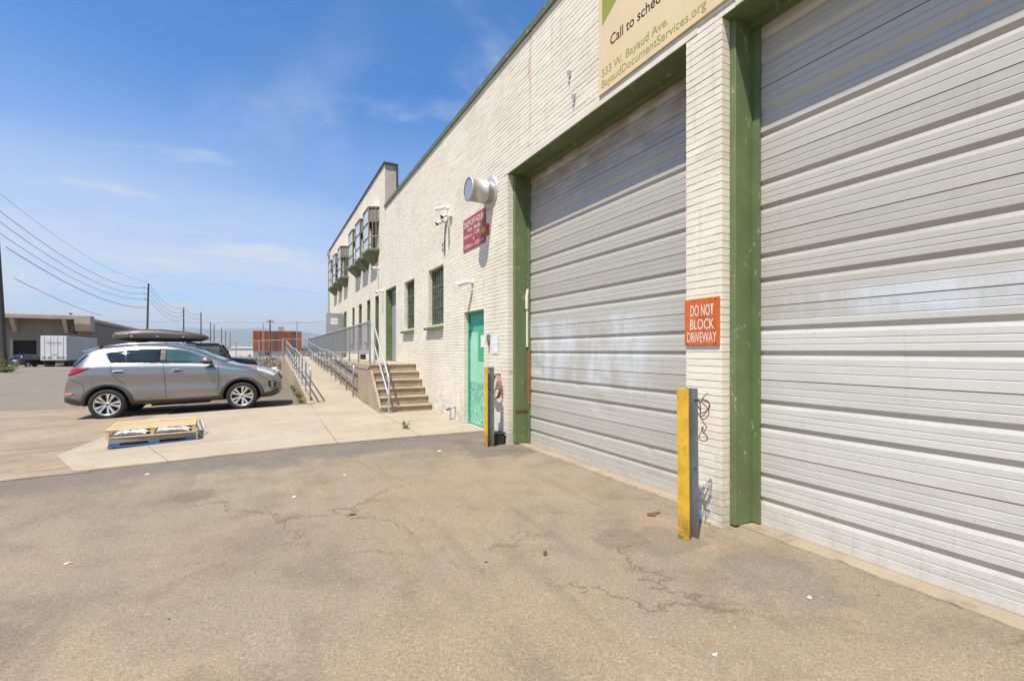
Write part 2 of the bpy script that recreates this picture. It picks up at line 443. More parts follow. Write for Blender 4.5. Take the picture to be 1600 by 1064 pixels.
M['steelworn'] = m_worn('worn_slate_paint', (.16, .18, .185), (.10, .07, .05), .3)
M['steelgrey'] = plain('slate_steel_paint', (.17, .19, .195), .5, .2, .18, 8, .2, 50)
M['rust'] = plain('rusty_iron', (.16, .075, .035), .85, .1, .4, 20, .4, 60)
M['orangebrown'] = plain('split_orange_wood', (.24, .115, .045), .8, 0, .35, 14, .5, 40)
M['beigepipe'] = plain('cream_conduit_paint', (.66, .60, .50), .5, 0, .1, 6)
M['black'] = plain('black_rubber_plastic', (.02, .02, .02), .6, 0, .2, 8)
M['void'] = plain('dark_interior', (.012, .011, .010), .9)
M['white'] = plain('white_plastic', (.72, .70, .66), .4, 0, .06, 8)
M['paper'] = plain('white_paper', (.70, .70, .72), .8, 0, .12, 22)
M['signred'] = plain('sun_faded_red_sign', (.34, .055, .05), .5, 0, .16, 6)
M['signwhite'] = plain('sign_white_lettering', (.74, .70, .64), .6, 0, .08, 20)
M['orange'] = m_worn('orange_sign_board', (.62, .125, .018), (.30, .08, .02), None)
M['cream'] = plain('cream_sign_board', (.72, .56, .33), .45, 0, .06, 1.5)
M['olive'] = plain('olive_sign_print', (.30, .31, .045), .5, 0, .08, 6)
M['brownink'] = plain('brown_sign_print', (.035, .014, .008), .5, 0, .1, 6)
M['coping'] = m_green('coping_green_metal', (.10, .125, .06))
M['dkcoping'] = plain('dark_coping_metal', (.07, .07, .068), .55, .2, .15, 4)
M['rawbrick'] = plain('bare_tan_brick', (.36, .23, .14), .85, 0, .3, 9, .5, 30)
M['lintel'] = plain('painted_lintel', (.70, .64, .54), .65, 0, .12, 4, .5, 25)
M['winglass'] = m_glass('dull_window_glass', (.05, .065, .06), rough=.12)
M['bayglass'] = m_glass('pale_bay_glass', (.50, .53, .54), rough=.35)
M['bayframe'] = plain('brown_bay_frame', (.22, .20, .165), .55, 0, .15, 6)
M['rubberseal'] = plain('black_seal', (.015, .015, .015), .7)
M['pine'] = m_wood('yellow_pine', (.58, .41, .21), (.70, .54, .32))
M['greywood'] = m_wood('weathered_grey_wood', (.24, .205, .165), (.33, .29, .24))
M['bluewood'] = m_wood('blue_painted_wood', (.03, .115, .30), (.05, .17, .40))
M['pole'] = m_bark()
M['wire'] = plain('black_cable', (.05, .05, .055), .6)
M['weed'] = m_leaf('weed_leaf', (.10, .15, .03), (.20, .25, .06))
M['dryweed'] = m_leaf('dry_weed', (.30, .25, .10), (.22, .22, .07))
M['scrub'] = m_leaf('scrub_leaf', (.10, .12, .06), (.24, .22, .14))
M['treeleaf'] = m_leaf('tree_leaf', (.035, .07, .025), (.08, .12, .045))
M['silver'] = m_carpaint('silver_car_paint', (.30, .288, .272))
M['navy'] = m_carpaint('near_black_car_paint', (.012, .013, .022), .3, .2, False)
M['whitecar'] = m_carpaint('white_car_paint', (.72, .72, .70), .0, .3, False)
M['clad'] = plain('grey_bumper_plastic', (.058, .056, .054), .55, 0, .15, 6)
M['carglass'] = m_glass('dark_car_glass', (.018, .024, .028))
M['tealglass'] = m_glass('green_tinted_car_glass', (.045, .10, .095))
M['chrome'] = plain('chrome_trim', (.75, .75, .75), .12, 1., .05)
M['alloy'] = plain('silver_alloy', (.66, .64, .61), .28, .7, .08)
M['tyre'] = plain('tyre_rubber', (.022, .021, .02), .8, 0, .25, 10, .3, 80)
M['tail'] = plain('red_lamp_lens', (.33, .008, .010), .25, 0, .1, 5)
M['amber'] = plain('amber_lamp_lens', (.62, .18, .03), .2, 0, .1, 5)
M['lens'] = plain('clear_lamp_lens', (.62, .62, .60), .12, .3, .15, 20)
M['cargobox'] = plain('brown_black_cargo_shell', (.075, .057, .040), .42, 0, .12, 3)
M['dark'] = plain('dark_trim', (.03, .03, .03), .5, 0, .1)
M['whouse'] = m_concrete('taupe_block_wall', (.20, .165, .125), (.235, .195, .15), (.16, .13, .10), .6)
M['whfascia'] = plain('tan_fascia', (.36, .30, .225), .7, 0, .12, .6)
M['trailer'] = plain('white_trailer_panel', (.70, .69, .65), .4, 0, .05, .8)
M['trailerside'] = plain('grey_trailer_panel', (.42, .41, .40), .45, .1, .12, .4)
M['blueink'] = plain('blue_print', (.12, .12, .34), .6)
M['rustclad'] = m_corr('rust_corrugated', (.36, .085, .02), (.47, .125, .03))
M['whitebase'] = plain('white_masonry', (.60, .57, .52), .8, 0, .1, .6)
M['rubble'] = plain('dirt_and_rubble', (.35, .25, .16), .95, 0, .45, 2.5, .6, 8)
M['hill'] = plain('far_hill_ground', (.13, .15, .12), .95, 0, .3, .0006)
M['pinkhose'] = plain('faded_red_hose', (.34, .16, .12), .7)

# ------------------------------------------------------------------ ground
def grid_sheet(name, xs, ys, zf, mat):
    mb = MB(); nx = len(xs)
    mb.add([(x, y, zf(x, y)) for y in ys for x in xs],
           [(j * nx + i, j * nx + i + 1, (j + 1) * nx + i + 1, (j + 1) * nx + i) for j in range(len(ys) - 1) for i in range(nx - 1)], 0, True)
    return mb.build(name, mat)
def axis(lo, f0, f1, step, hi):
    a = []; x = f0; d = step
    while x > lo: a.append(x); x -= d; d *= 1.35
    a.append(lo); a = a[::-1]
    x = f0 + step
    while x < f1: a.append(x); x += step
    d = step
    while x < hi: a.append(x); x += d; d *= 1.35
    a.append(hi); return a
def pot(x, y):
    return g(x, y) + .012 * (noise.noise((x * .45, y * .45, 3)) ) * (1 if y < 7 else .4) * sm((-.1 - x) / 1.2)
gs = grid_sheet('ground', axis(-9000, -14, 3, .25, 9000), axis(-9000, -3, 20, .25, 11000), pot, M['asphalt'])
tag(gs, kind='structure')
def pad(name, quads, off, mat, n=24, skirt=.1, wob=.0):
    mb = MB()
    for a, b, c, d in quads:
        vs = []
        for j in range(n + 1):
            for i in range(n + 1):
                u, v = i / n, j / n
                p = (Vector(a) * (1 - u) + Vector(b) * u) * (1 - v) + (Vector(d) * (1 - u) + Vector(c) * u) * v
                w = wob * noise.noise((p.x * 1.3, p.y * 1.3, 0)) + wob * .6 * noise.noise((p.x * 6, p.y * 6, 4)) if j == 0 else 0
                vs.append((p.x, p.y + w, g(p.x, p.y) + off))
        mb.add(vs, [(j * (n + 1) + i, j * (n + 1) + i + 1, (j + 1) * (n + 1) + i + 1, (j + 1) * (n + 1) + i) for j in range(n) for i in range(n)], 0, True)
        if skirt:
            ring = [(i, 0) for i in range(n)] + [(n, j) for j in range(n)] + [(n - i, n) for i in range(n)] + [(0, n - j) for j in range(n)]
            ids = [j * (n + 1) + i for i, j in ring]; m_ = len(ids)
            top = [vs[k] for k in ids]; bot = [(x, y, z - skirt) for x, y, z in top]
            mb.add(top + bot, [(k, m_ + k, m_ + (k + 1) % m_, (k + 1) % m_) for k in range(m_)], 0)
    return tag(mb.build(name, mat), kind='structure')
pad('old_pavement', [((-34, 7.86), (-5.7, 7.92), (-5.75, 16.9), (-34, 17.3))], .016, M['oldconc'], 40, .05, .05)
# newer apron in slabs with open joints between
J = .012
pad('pavement', [((-5.86, 7.95), (-4.86 - J, 7.93), (-5.35 - J, 9.38), (-6.46, 9.38)),
                       ((-4.86, 7.93), (-2.62 - J, 7.90), (-2.62 - J, 9.38), (-5.35, 9.38)),
                       ((-6.46, 9.38 + J), (-2.62 - J, 9.38 + J), (-2.6 - J, 13.4), (-5.9, 13.4)),
                       ((-2.62, 7.90), (-1.25 - J, 7.87), (-1.25 - J, 11.2), (-2.62, 11.2)),
                       ((-2.62, 11.2 + J), (-1.25 - J, 11.2 + J), (-1.25 - J, 13.62), (-2.6, 13.45)),
                       ((-1.25, 7.87), (.03, 7.80), (.03, 11.05), (-1.25, 11.05))], .034, M['apron'], 16, .12, .02)
# ------------------------------------------------------------------ near building
def solid(mb, Y0, Y1, Z0, Z1, ops, xf, xb, mi=0, grow=0.):
    """wall slab X in xf..xb with rectangular openings (y0,y1,z0,z1)"""
    ops = [(a - grow, b + grow, c - (grow if c > Z0 else 0), d + grow) for a, b, c, d in ops]
    ys = sorted({Y0, Y1, *[q for o in ops for q in o[:2] if Y0 < q < Y1]}); zs = sorted({Z0, Z1, *[q for o in ops for q in o[2:] if Z0 < q < Z1]})
    full = lambda i, j: 0 <= i < len(ys) - 1 and 0 <= j < len(zs) - 1 and not any(o[0] < (ys[i] + ys[i + 1]) / 2 < o[1] and o[2] < (zs[j] + zs[j + 1]) / 2 < o[3] for o in ops)
    for i in range(len(ys) - 1):
        for j in range(len(zs) - 1):
            if not full(i, j): continue
            a, b, c, d = ys[i], ys[i + 1], zs[j], zs[j + 1]
            mb.quad((xf, b, c), (xf, a, c), (xf, a, d), (xf, b, d), mi); mb.quad((xb, a, c), (xb, b, c), (xb, b, d), (xb, a, d), mi)
            if not full(i - 1, j): mb.quad((xf, a, c), (xb, a, c), (xb, a, d), (xf, a, d), mi)
            if not full(i + 1, j): mb.quad((xb, b, c), (xf, b, c), (xf, b, d), (xb, b, d), mi)
            if not full(i, j - 1): mb.quad((xf, a, c), (xf, b, c), (xb, b, c), (xb, a, c), mi)
            if not full(i, j + 1): mb.quad((xf, b, d), (xf, a, d), (xb, a, d), (xb, b, d), mi)
def bricks(mb, Y0, Y1, Z0, Z1, ops, depth=.11, L=.2135, Hh=.0677, seed=1):
    rnd = random.Random(seed); row = 0; z = Z0
    while z < Z1 - .01:
        za, zb = z + .0031, min(z + Hh, Z1) - .0031
        y = Y0 - (L / 2 if row % 2 else 0)
        cuts = [(o[0], o[1], o[2], o[3]) for o in ops if o[2] < zb - .01 and o[3] > za + .01]
        while y < Y1:
            a, b = max(y, Y0), min(y + L, Y1); y += L
            segs = [(a + .0006, b - .0006, za, zb)]
            for o in cuts:
                ns = []
                for s_ in segs:
                    p, q, c, d = s_
                    if q <= o[0] or p >= o[1]: ns.append(s_); continue
                    if p < o[0]: ns.append((p, o[0], c, d))
                    if q > o[1]: ns.append((o[1], q, c, d))
                    m0, m1 = max(p, o[0]), min(q, o[1])
                    if c < o[2] - .008: ns.append((m0, m1, c, o[2]))
                    if d > o[3] + .008: ns.append((m0, m1, o[3], d))
                segs = ns
            for p, q, c, d in segs:
                if q - p < .004: continue
                x = rnd.uniform(-.002, .0015); t1 = rnd.uniform(-.0012, .0012)
                e = .0018
                mb.add([(x + e, q, c), (x + e, p, c), (x + e, p, d), (x + e, q, d),
                        (x, q - e, c + e), (x, p + e, c + e), (x, p + e, d - e), (x + t1, q - e, d - e),
                        (depth, q, c), (depth, p, c), (depth, p, d), (depth, q, d)],
                       [(4, 5, 6, 7), (0, 1, 5, 4), (1, 2, 6, 5), (2, 3, 7, 6), (3, 0, 4, 7), (8, 9, 1, 0), (9, 10, 2, 1), (10, 11, 3, 2), (11, 8, 0, 3)])
        z += Hh; row += 1
YJ = 16.15
OP1 = {'door1': (3.14, 6.924, -.2, 4.59), 'door2': (-1.06, 2.739, -.2, 4.59), 'walk': (7.893, 8.883, .03, 2.365),
       'winA': (10.134, 11.267, 2.19, 3.595), 'winB': (12.533, 13.568, 2.19, 3.595), 'dock': (14.58, 15.98, 1.2, 3.66)}
ops1 = list(OP1.values())
b1 = thing('garage_building', 'low white painted brick building with green trim and two tall roll-up doors', 'building')
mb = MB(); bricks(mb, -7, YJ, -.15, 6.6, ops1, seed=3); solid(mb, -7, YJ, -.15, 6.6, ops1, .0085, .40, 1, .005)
mb.quad((.4, -7, -.15), (12, -7, -.15), (12, -7, 6.6), (.4, -7, 6.6)); mb.quad((12, -7, -.15), (12, YJ, -.15), (12, YJ, 6.6), (12, -7, 6.6))
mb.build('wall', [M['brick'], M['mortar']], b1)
mb = MB(); mb.quad((.3, -7, 6.45), (12, -7, 6.45), (12, YJ, 6.45), (.3, YJ, 6.45)); mb.build('roof', M['dkcoping'], b1)
mb = MB(); mb.cbox(-.035, .43, -7.03, YJ - .02, 6.603, 6.665, .008); mb.box(-.04, -.031, -7.0, YJ - .03, 6.545, 6.60); mb.build('coping', M['coping'], b1)
mb = MB()
for a, b in ((3.0, 7.05), (-1.2, 2.60)): mb.cbox(-.006, .02, a, b, 4.593, 4.685, .004)
mb.build('lintel', M['lintel'], b1)

def roller_door(name, Y0, Y1, mat, seed, dents):
    """ribbed sectional door: real profile of steps and grooves, slightly dented sheets"""
    P = []; zb, Sx, X0 = -.058, .672, .385; third = Sx / 3
    for k in range(8):
        z0 = zb + k * Sx
        for j in range(3):
            zz = z0 + j * third
            if j: P.extend([(zz - .030, .0085), (zz - .001, .0170), (zz + .004, .018), (zz + .042, .001), (zz + .045, 0)])
            base = zz + (.045 if j else 0); top = zz + third - (.030 if j < 2 else 0)
            xf = lambda z: (.0085 * (z - base) / (top - base) if j < 2 else 0.)
            if j == 0: P.append((z0 + .003, 0.))
            for q in ((.40, .74), (.34, .68), (.28, .62))[j]:
                zq = base + (top - base) * q; P.extend([(zq - .007, xf(zq)), (zq - .002, xf(zq) + .0022), (zq + .003, xf(zq) + .0032), (zq + .0045, xf(zq))])
        P += [(z0 + Sx - .003, 0), (z0 + Sx - .002, .007), (z0 + Sx + .001, .007)]
    P = [p for p in P if p[0] <= 4.66]; P.sort(key=lambda p: p[0])
    ny = int((Y1 - Y0) / .09); ys = [Y0 + (Y1 - Y0) * i / ny for i in range(ny + 1)]
    rnd = random.Random(seed); dn = [(rnd.uniform(Y0 + .2, Y1 - .2), rnd.uniform(.05, 1.3), rnd.uniform(.1, .3), rnd.uniform(.004, .013)) for _ in range(dents)]
    vs = []
    for z, d in P:
        for y in ys:
            x = X0 + d + .0035 * noise.noise((y * .8, z * 2.2, seed)) + .0012 * noise.noise((y * 4, z * 5, seed))
            for dy, dz, r, h in dn:
                q = ((y - dy) ** 2 + ((z - dz) * 1.6) ** 2) / r ** 2
                if q < 1: x += h * (1 - q) ** 2
            vs.append((x, y, z))
    n = ny + 1; mb = MB()
    mb.add(vs, [(j * n + i, (j + 1) * n + i, (j + 1) * n + i + 1, j * n + i + 1) for j in range(len(P) - 1) for i in range(ny)])
    o = mb.build(name, mat, b1)
    s_ = MB(); s_.box(X0 + .001, X0 + .035, Y0, Y1, zb - .03, zb - .002); s_.build('bottom_seal', M['rubberseal'], o)
    return o
roller_door('roller_door', 3.19, 6.83, M['door_a'], 11, 10)['label'] = 'dented grey ribbed door with rolled-over paint patches'
roller_door('roller_door', -1.0, 2.635, M['door_b'], 23, 3)['label'] = 'cleaner white ribbed door'
def opening_trim(Y0, Y1, worn):
    for e, sgn in ((Y1, -1), (Y0, 1)):
        mb = MB()
        a, b = sorted((e - sgn * .0, e + sgn * .06)); mb.cbox(.112, .362, a, b, -.045, 4.588, .007)
        a, b = sorted((e + sgn * .058, e + sgn * .125)); mb.box(.355, .384, a, b, -.045, 4.588); mb.build('jamb', M['green'], b1)
    mb = MB(); mb.box(.004, .36, Y0 + .003, Y1 - .003, 4.5875, 4.64); mb.box(.30, .362, Y0 + .06, Y1 - .06, 4.54, 4.587); mb.build('soffit', M['green'], b1)
    mb = MB(); mb.box(.47, .49, Y0 - .1, Y1 + .1, -.1, 4.9); mb.build('door_backing', M['void'], b1)
opening_trim(3.14, 6.924, True); opening_trim(-1.06, 2.739, False)
# damaged edge of the far garage opening: split wood strip, cream conduit
mb = MB(); mb.prism([(.352, .62), (.382, .60), (.384, 1.42), (.36, 1.66), (.352, 1.5)], 1, 6.785, 6.86); mb.build('split_wood_strip', M['orangebrown'], b1)
mb = MB(); mb.tube([(.345, 6.845, z) for z in (1.62, 1.9, 2.3)], .022); mb.tube([(.335, 6.84, 2.28), (.335, 6.84, 2.5), (.36, 6.84, 2.62)], .03); mb.build('conduit', M['beigepipe'], b1)
mb = MB(); mb.box(.12, .37, 6.855, 6.862, .50, .535); mb.build('jamb_rust_patch', M['rust'], b1)
# concrete thresholds
mb = MB()
for a, b in ((3.15, 6.92), (-1.05, 2.735)):
    n = 60; vs = []
    for i in range(n + 1):
        y = a + (b - a) * i / n; e = .16 + .035 * noise.noise((y * 3, 0, 1)) + .03 * noise.noise((y * 11, 0, 5))
        vs += [(e, y, -.13), (e + .012, y, -.045 + .006 * noise.noise((y * 8, 2, 2))), (.46, y, -.0605 + .0)]
    mb.add(vs, [(3 * i + k, 3 * i + k + 1, 3 * i + k + 4, 3 * i + k + 3) for i in range(n) for k in range(2)])
mb.build('threshold', M['sillconc'], b1)

def barred_window(Y0, Y1, z0, z1, par):
    mb = MB(); X = .13
    fw = .05
    for a, b, c, d in ((Y0, Y0 + fw, z0, z1), (Y1 - fw, Y1, z0, z1), (Y0 + fw, Y1 - fw, z0, z0 + fw), (Y0 + fw, Y1 - fw, z1 - fw, z1), (Y0 + fw, Y1 - fw, (z0 + z1) / 2 - .02, (z0 + z1) / 2 + .02)):
        mb.box(X, X + .05, a, b, c, d)
    w = mb.build('window', M['green'], par)
    mb = MB(); mb.box(X + .02, X + .03, Y0 + fw, Y1 - fw, z0 + fw, z1 - fw); mb.build('pane', M['winglass'], w)
    mb = MB(); n = 7
    for k in range(n):
        y = Y0 + .07 + (Y1 - Y0 - .14) * k / (n - 1); mb.tube([(X - .04, y, z0 + .01), (X - .04, y, z1 - .01)], .012, 6)
    for f in (.3, .68): mb.box(X - .05, X - .042, Y0 + .02, Y1 - .02, z0 + (z1 - z0) * f - .018, z0 + (z1 - z0) * f + .018)
    mb.build('security_bars', M['dkgreen'], w)
    mb = MB(); mb.prism([(-.10, z0 - .11), (-.10, z0 - .055), (.13, z0 + .0), (.13, z0 - .11)], 1, Y0 + .002, Y1 + .10); mb.build('sill', M['green'], w)
for k in ('winA', 'winB'): barred_window(*OP1[k], b1)

# street level steel door (teal) with paper notice
Y0, Y1, z0, z1 = OP1['walk']
mb = MB(); X = .11
for a, b, c, d in ((Y0 + .002, Y0 + .05, z0, z1 - .002), (Y1 - .05, Y1 - .002, z0, z1 - .002), (Y0 + .05, Y1 - .05, z1 - .05, z1 - .002)): mb.box(X - .02, X + .1, a, b, c, d)
dfr = mb.build('walk_door', M['tealframe'], b1)
mb = MB(); mb.cbox(X + .012, X + .05, Y0 + .053, Y1 - .053, z0 + .015, z1 - .053, .003); mb.build('door_leaf', M['teal'], dfr)
mb = MB(); mb.box(X + .004, X + .0115, Y0 + .055, Y0 + .52, 1.36, 2.0); mb.build('green_panel', plain('bright_green_paint', (.055, .40, .15), .45), dfr)
mb = MB(); mb.box(X - .002, X + .0035, Y0 + .06, Y0 + .38, 1.62, 1.86); mb.build('notice', M['paper'], dfr)
mb = MB(); mb.tube([(X - .02, Y0 + .14, 1.08), (X - .06, Y0 + .14, 1.08), (X - .06, Y0 + .24, 1.08)], .012); mb.build('handle', M['galv'], dfr)
mb = MB(); mb.box(X + .06, X + .09, Y0, Y1, z0, z1); mb.build('door_backing', M['void'], b1)
# dock door: deep green reveal, grey leaf
Y0, Y1, z0, z1 = OP1['dock']; X = .21
mb = MB()
mb.box(.0, X + .06, Y1 - .03, Y1 + .004, z0, z1); mb.box(X - .01, X + .06, Y0, Y0 + .05, z0, z1 - .03); mb.box(.0, X + .06, Y0, Y1 - .03, z1 - .03, z1 + .003)
ddr = mb.build('dock_door', M['green'], b1)
mb = MB(); mb.cbox(X, X + .045, Y0 + .052, Y1 - .035, z0 + .02, z1 - .13, .003); mb.build('door_leaf', M['greyleaf'], ddr)
mb = MB(); mb.box(X + .003, X + .05, Y0 + .052, Y1 - .035, z1 - .125, z1 - .032); mb.build('transom', M['lintel'], ddr)
mb = MB()
for zz, h in ((2.95, .16), (2.68, .22), (2.42, .14)): mb.box(X - .004, X - .001, Y0 + .30, Y0 + .55, zz, zz + h)
mb.build('notice', M['paper'], ddr)
mb = MB(); mb.tube([(X - .01, Y0 + .14, 2.12), (X - .06, Y0 + .14, 2.12), (X - .06, Y0 + .25, 2.12)], .013); mb.build('handle', M['chrome'], ddr)

# ------------------------------------------------------------------ two-storey building
E2 = 32.1
OP2 = [(17.1, 17.8, 1.2, 3.62), (18.67, 19.4, 1.9, 3.62), (20.52, 21.3, 1.9, 3.62), (22.35, 23.05, 1.9, 3.62), (24.8, 25.75, 1.2, 3.62)]
BAY = [17.0, 18.75, 20.5, 24.1, 26.1, 28.1]
b2 = thing('two_storey_building', 'taller white painted brick building beyond, with projecting bay windows', 'building')
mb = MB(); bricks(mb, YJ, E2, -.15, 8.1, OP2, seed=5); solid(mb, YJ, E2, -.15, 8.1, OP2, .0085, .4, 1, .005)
mb.quad((.4, E2, -.15), (.4, E2, 8.1), (14, E2, 8.1), (14, E2, -.15)); mb.quad((14, E2, -.15), (14, E2, 7.6), (14, YJ, 7.6), (14, YJ, -.15))
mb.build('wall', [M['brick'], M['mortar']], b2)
mb = MB(); mb.quad((.4, YJ + .001, 6.0), (.4, YJ + .001, 7.35), (14, YJ + .001, 7.35), (14, YJ + .001, 6.0)); mb.build('end_wall', M['rawbrick'], b2)
mb = MB(); mb.quad((.4, YJ, 7.3), (14, YJ, 7.3), (14, E2, 7.3), (.4, E2, 7.3)); mb.build('roof', M['dkcoping'], b2)
mb = MB(); mb.cbox(-.05, .46, YJ - .06, E2 + .05, 8.1, 8.17, .01); mb.box(.40, .46, YJ - .065, YJ, 7.3, 8.1); mb.box(.46, 4, YJ - .06, YJ + .3, 7.33, 7.42); mb.build('coping', M['dkcoping'], b2)
mb = MB(); mb.tube([(-.07, E2 - .25, 8.05), (-.07, E2 - .25, .2)], .045); mb.box(-.16, -.01, E2 - .36, E2 - .14, 7.75, 8.0); mb.build('downpipe', M['galv'], b2)
for i, (a, b, c, d) in enumerate(OP2):
    mb = MB(); X = .2
    door = c < 1.5
    mb.box(.02, X + .04, b - .03, b + .003, c, d); mb.box(X - .02, X + .04, a, a + .05, c, d)
    mb.box(X - .02, X + .04, a + .05, b - .03, d - .06, d)
    if not door:
        mb.box(X - .02, X + .04, a + .05, b - .03, c, c + .06); mb.box(X - .015, X + .035, a + .05, b - .03, (c + d) / 2 - .03, (c + d) / 2 + .03); mb.box(-.08, .1, a, b + .06, c - .09, c - .002)
    w = mb.build('entrance' if door else 'window', M['green'], b2)
    mb = MB(); mb.box(X, X + .02, a + .05, b - .03, c, d - .06); mb.build('door_leaf' if door else 'pane', M['greyleaf'] if i == 4 else M['winglass'], w)
# open steel door leaf with a notice
mb = MB(); mb.cbox(-.88, -.02, 25.72, 25.765, 1.22, 3.56, .004); od = mb.build('open_door_leaf', M['greyleaf'], b2)
mb = MB(); mb.box(-.66, -.30, 25.712, 25.7195, 2.95, 3.3); nt = mb.build('notice', M['signwhite'], od)
text('lettering', 'NOTICE', M['steelgrey'], frame_matrix((-.48, 25.7115, 3.10), (1, 0, 0), (0, 0, 1)), .07, .26, nt, 0.0005, 'CENTER')
def bay_window(yc):
    """projecting three-sided window: glazed frame on a sloping green bracket"""
    zt, zb = 6.85, 5.3; y0, y1 = yc, yc + 1.5; xo = -.34; c = .22
    fr = MB()
    pl = [(0, y0), (xo, y0 + c), (xo, y1 - c), (0, y1)]
    for k in range(4):
        if 0 < k < 3: fr.box(pl[k][0] - .02, pl[k][0] + .02, pl[k][1] - .02, pl[k][1] + .02, zb, zt)
    for z in (zb, zb + .45, zb + 1.0, zt - .03):
        for (xa, ya), (xb, yb) in zip(pl[:-1], pl[1:]): fr.tube([(xa, ya, z), (xb, yb, z)], .024, 4)
    for f in (.33, .66):
        for (xa, ya), (xb, yb) in ((pl[0], pl[1]), (pl[2], pl[3])): 
            q = (xa + (xb - xa) * f, ya + (yb - ya) * f); fr.box(q[0] - .014, q[0] + .014, q[1] - .014, q[1] + .014, zb, zt)
    o = fr.build('bay_window', M['bayframe'], b2)
    gl = MB(); gl.prism([(xo + .004, y0 + c), (xo + .02, y0 + c), (xo + .02, y1 - c), (xo + .004, y1 - c)], 2, zb + .02, zt - .02); gl.build('front_pane', M['bayglass'], o)
    for (xa, ya), (xb, yb) in ((pl[0], pl[1]), (pl[2], pl[3])):
        gl = MB(); gl.prism([(xa, ya + .012), (xb + .01, yb + .012), (xb + .01, yb + .02), (xa, ya + .02)], 2, zt - .5, zt - .1); gl.build('side_pane', M['bayframe'], o)
    br = MB()
    top = [(-.001, y0 - .03, zb), (xo - .05, y0 + c - .04, zb), (xo - .05, y1 - c + .04, zb), (-.001, y1 + .03, zb)]
    t2 = [(x, y, zb - .07) for x, y, z in top]; bot = [(-.001, y0 + .32, zb - .42), (-.06, y0 + .36, zb - .42), (-.06, y1 - .36, zb - .42), (-.001, y1 - .32, zb - .42)]
    br.add(top + t2 + bot, [(0, 1, 2, 3)] + [(4 * r + k, 4 * r + 4 + k, 4 * r + 5 + k, 4 * r + 1 + k) for r in (0, 1) for k in range(3)] + [(11, 10, 9, 8)])
    br.build('bracket', M['dkgreen'], o)
    rf = MB(); rf.add([(-.001, y0 - .02, zt + .16), (-.001, y1 + .02, zt + .16), (xo - .03, y0 + c - .03, zt), (xo - .03, y1 - c + .03, zt), (-.001, y0 - .02, zt), (-.001, y1 + .02, zt)],
                   [(0, 2, 3, 1), (0, 4, 2), (1, 3, 5), (4, 5, 3, 2)]); rf.build('cap', M['lintel'], o)
for y in BAY: bay_window(y)

# ------------------------------------------------------------------ steps, landing, ramp
steps = thing('concrete_steps', 'six worn concrete steps against the white brick wall', 'steps', (-.62, 11, .03))
for i in range(6):
    y0 = 10.98 + .275 * i - (-0) ; zt = .03 + .195 * (i + 1); n = 14
    mb = MB(); vs = []
    for k in range(n + 1):
        x = -1.25 + 1.235 * k / n; w = .012 * noise.noise((x * 5, i * 3, 1)) + (.01 * noise.noise((x * 17, i * 3, 4)) if i in (0, 5) else .004 * noise.noise((x * 17, i, 4)))
        zz = zt + .005 * noise.noise((x * 9, i, 8))
        vs += [(x, y0 + .012, zt - .195), (x, y0 + .008 + w, zt - .035), (x, y0 - .014 + w, zt - .028), (x, y0 - .012 + w, zz - .006), (x, y0 + .002 + w, zz), (x, y0 + (.3 if i < 5 else .02), zt)]
    mb.add(vs, [(6 * k + j, 6 * k + j + 1, 6 * k + 7 + j, 6 * k + 6 + j) for k in range(n) for j in range(5)])
    mb.add([vs[j] for j in range(6)] + [(-1.25, y0 + .3, zt - .2)], [(0, 6, 5, 4, 3, 2, 1)])
    o = mb.build('step', M['stepconc'], steps); o.matrix_parent_inverse = Matrix.Translation((.62, -11, -.03))
LT = 1.2; LY = 12.365
dock = thing('loading_landing', 'raised concrete landing running along the wall past the steps', 'landing', (-.6, 12.4, 0))
def pdock(mb, name, mat, root=dock):
    o = mb.build(name, mat, root); o.matrix_parent_inverse = Matrix.Translation(-root.location); return o
mb = MB(); mb.cbox(-1.25, -.012, LY + .012, 34, LT - .16, LT - .002, .015); pdock(mb, 'slab', M['apron'])
mb = MB(); mb.box(-1.235, -.012, 12.3, 34, -.2, LT - .158); mb.prism([(10.99, -.1), (12.3, -.1), (12.3, 1.04), (12.05, 1.04), (10.99, .2)], 0, -1.29, -1.236); pdock(mb, 'side_wall', M['stepconc'])
mb = MB(); mb.cbox(-2.75, -1.26, 31.2, 34, -.9, LT - .004, .015); pdock(mb, 'platform', M['apron'])
ramp = thing('concrete_ramp', 'long sloping concrete walkway between two grey railings', 'ramp', (-1.9, 13.5, .08))
RP = [(13.46, .112), (21.0, .66), (22.5, .66), (31.2, LT - .006)]
def rz_(y):
    for (a, za), (b, zb_) in zip(RP[:-1], RP[1:]):
        if a <= y <= b: return za + (zb_ - za) * (y - a) / (b - a)
    return RP[0][1] if y < RP[0][0] else RP[-1][1]
mb = MB()
ysr = [13.46 + (31.2 - 13.46) * i / 40 for i in range(41)]; ysr = sorted(ysr + [21., 22.5])
for a, b in zip(ysr[:-1], ysr[1:]):
    mb.quad((-2.5, a, rz_(a)), (-1.252, a, rz_(a)), (-1.252, b, rz_(b)), (-2.5, b, rz_(b)))
pdock(mb, 'walking_surface', M['apron'], ramp)
mb = MB(); out = [(13.46, -.3), (31.2, -.9), (31.2, rz_(31.2) + .09), (22.5, .75), (21, .75), (13.75, rz_(13.75) + .09), (13.5, .14)]
mb.prism(out, 0, -2.68, -2.502); pdock(mb, 'curb_wall', M['stepconc'], ramp)

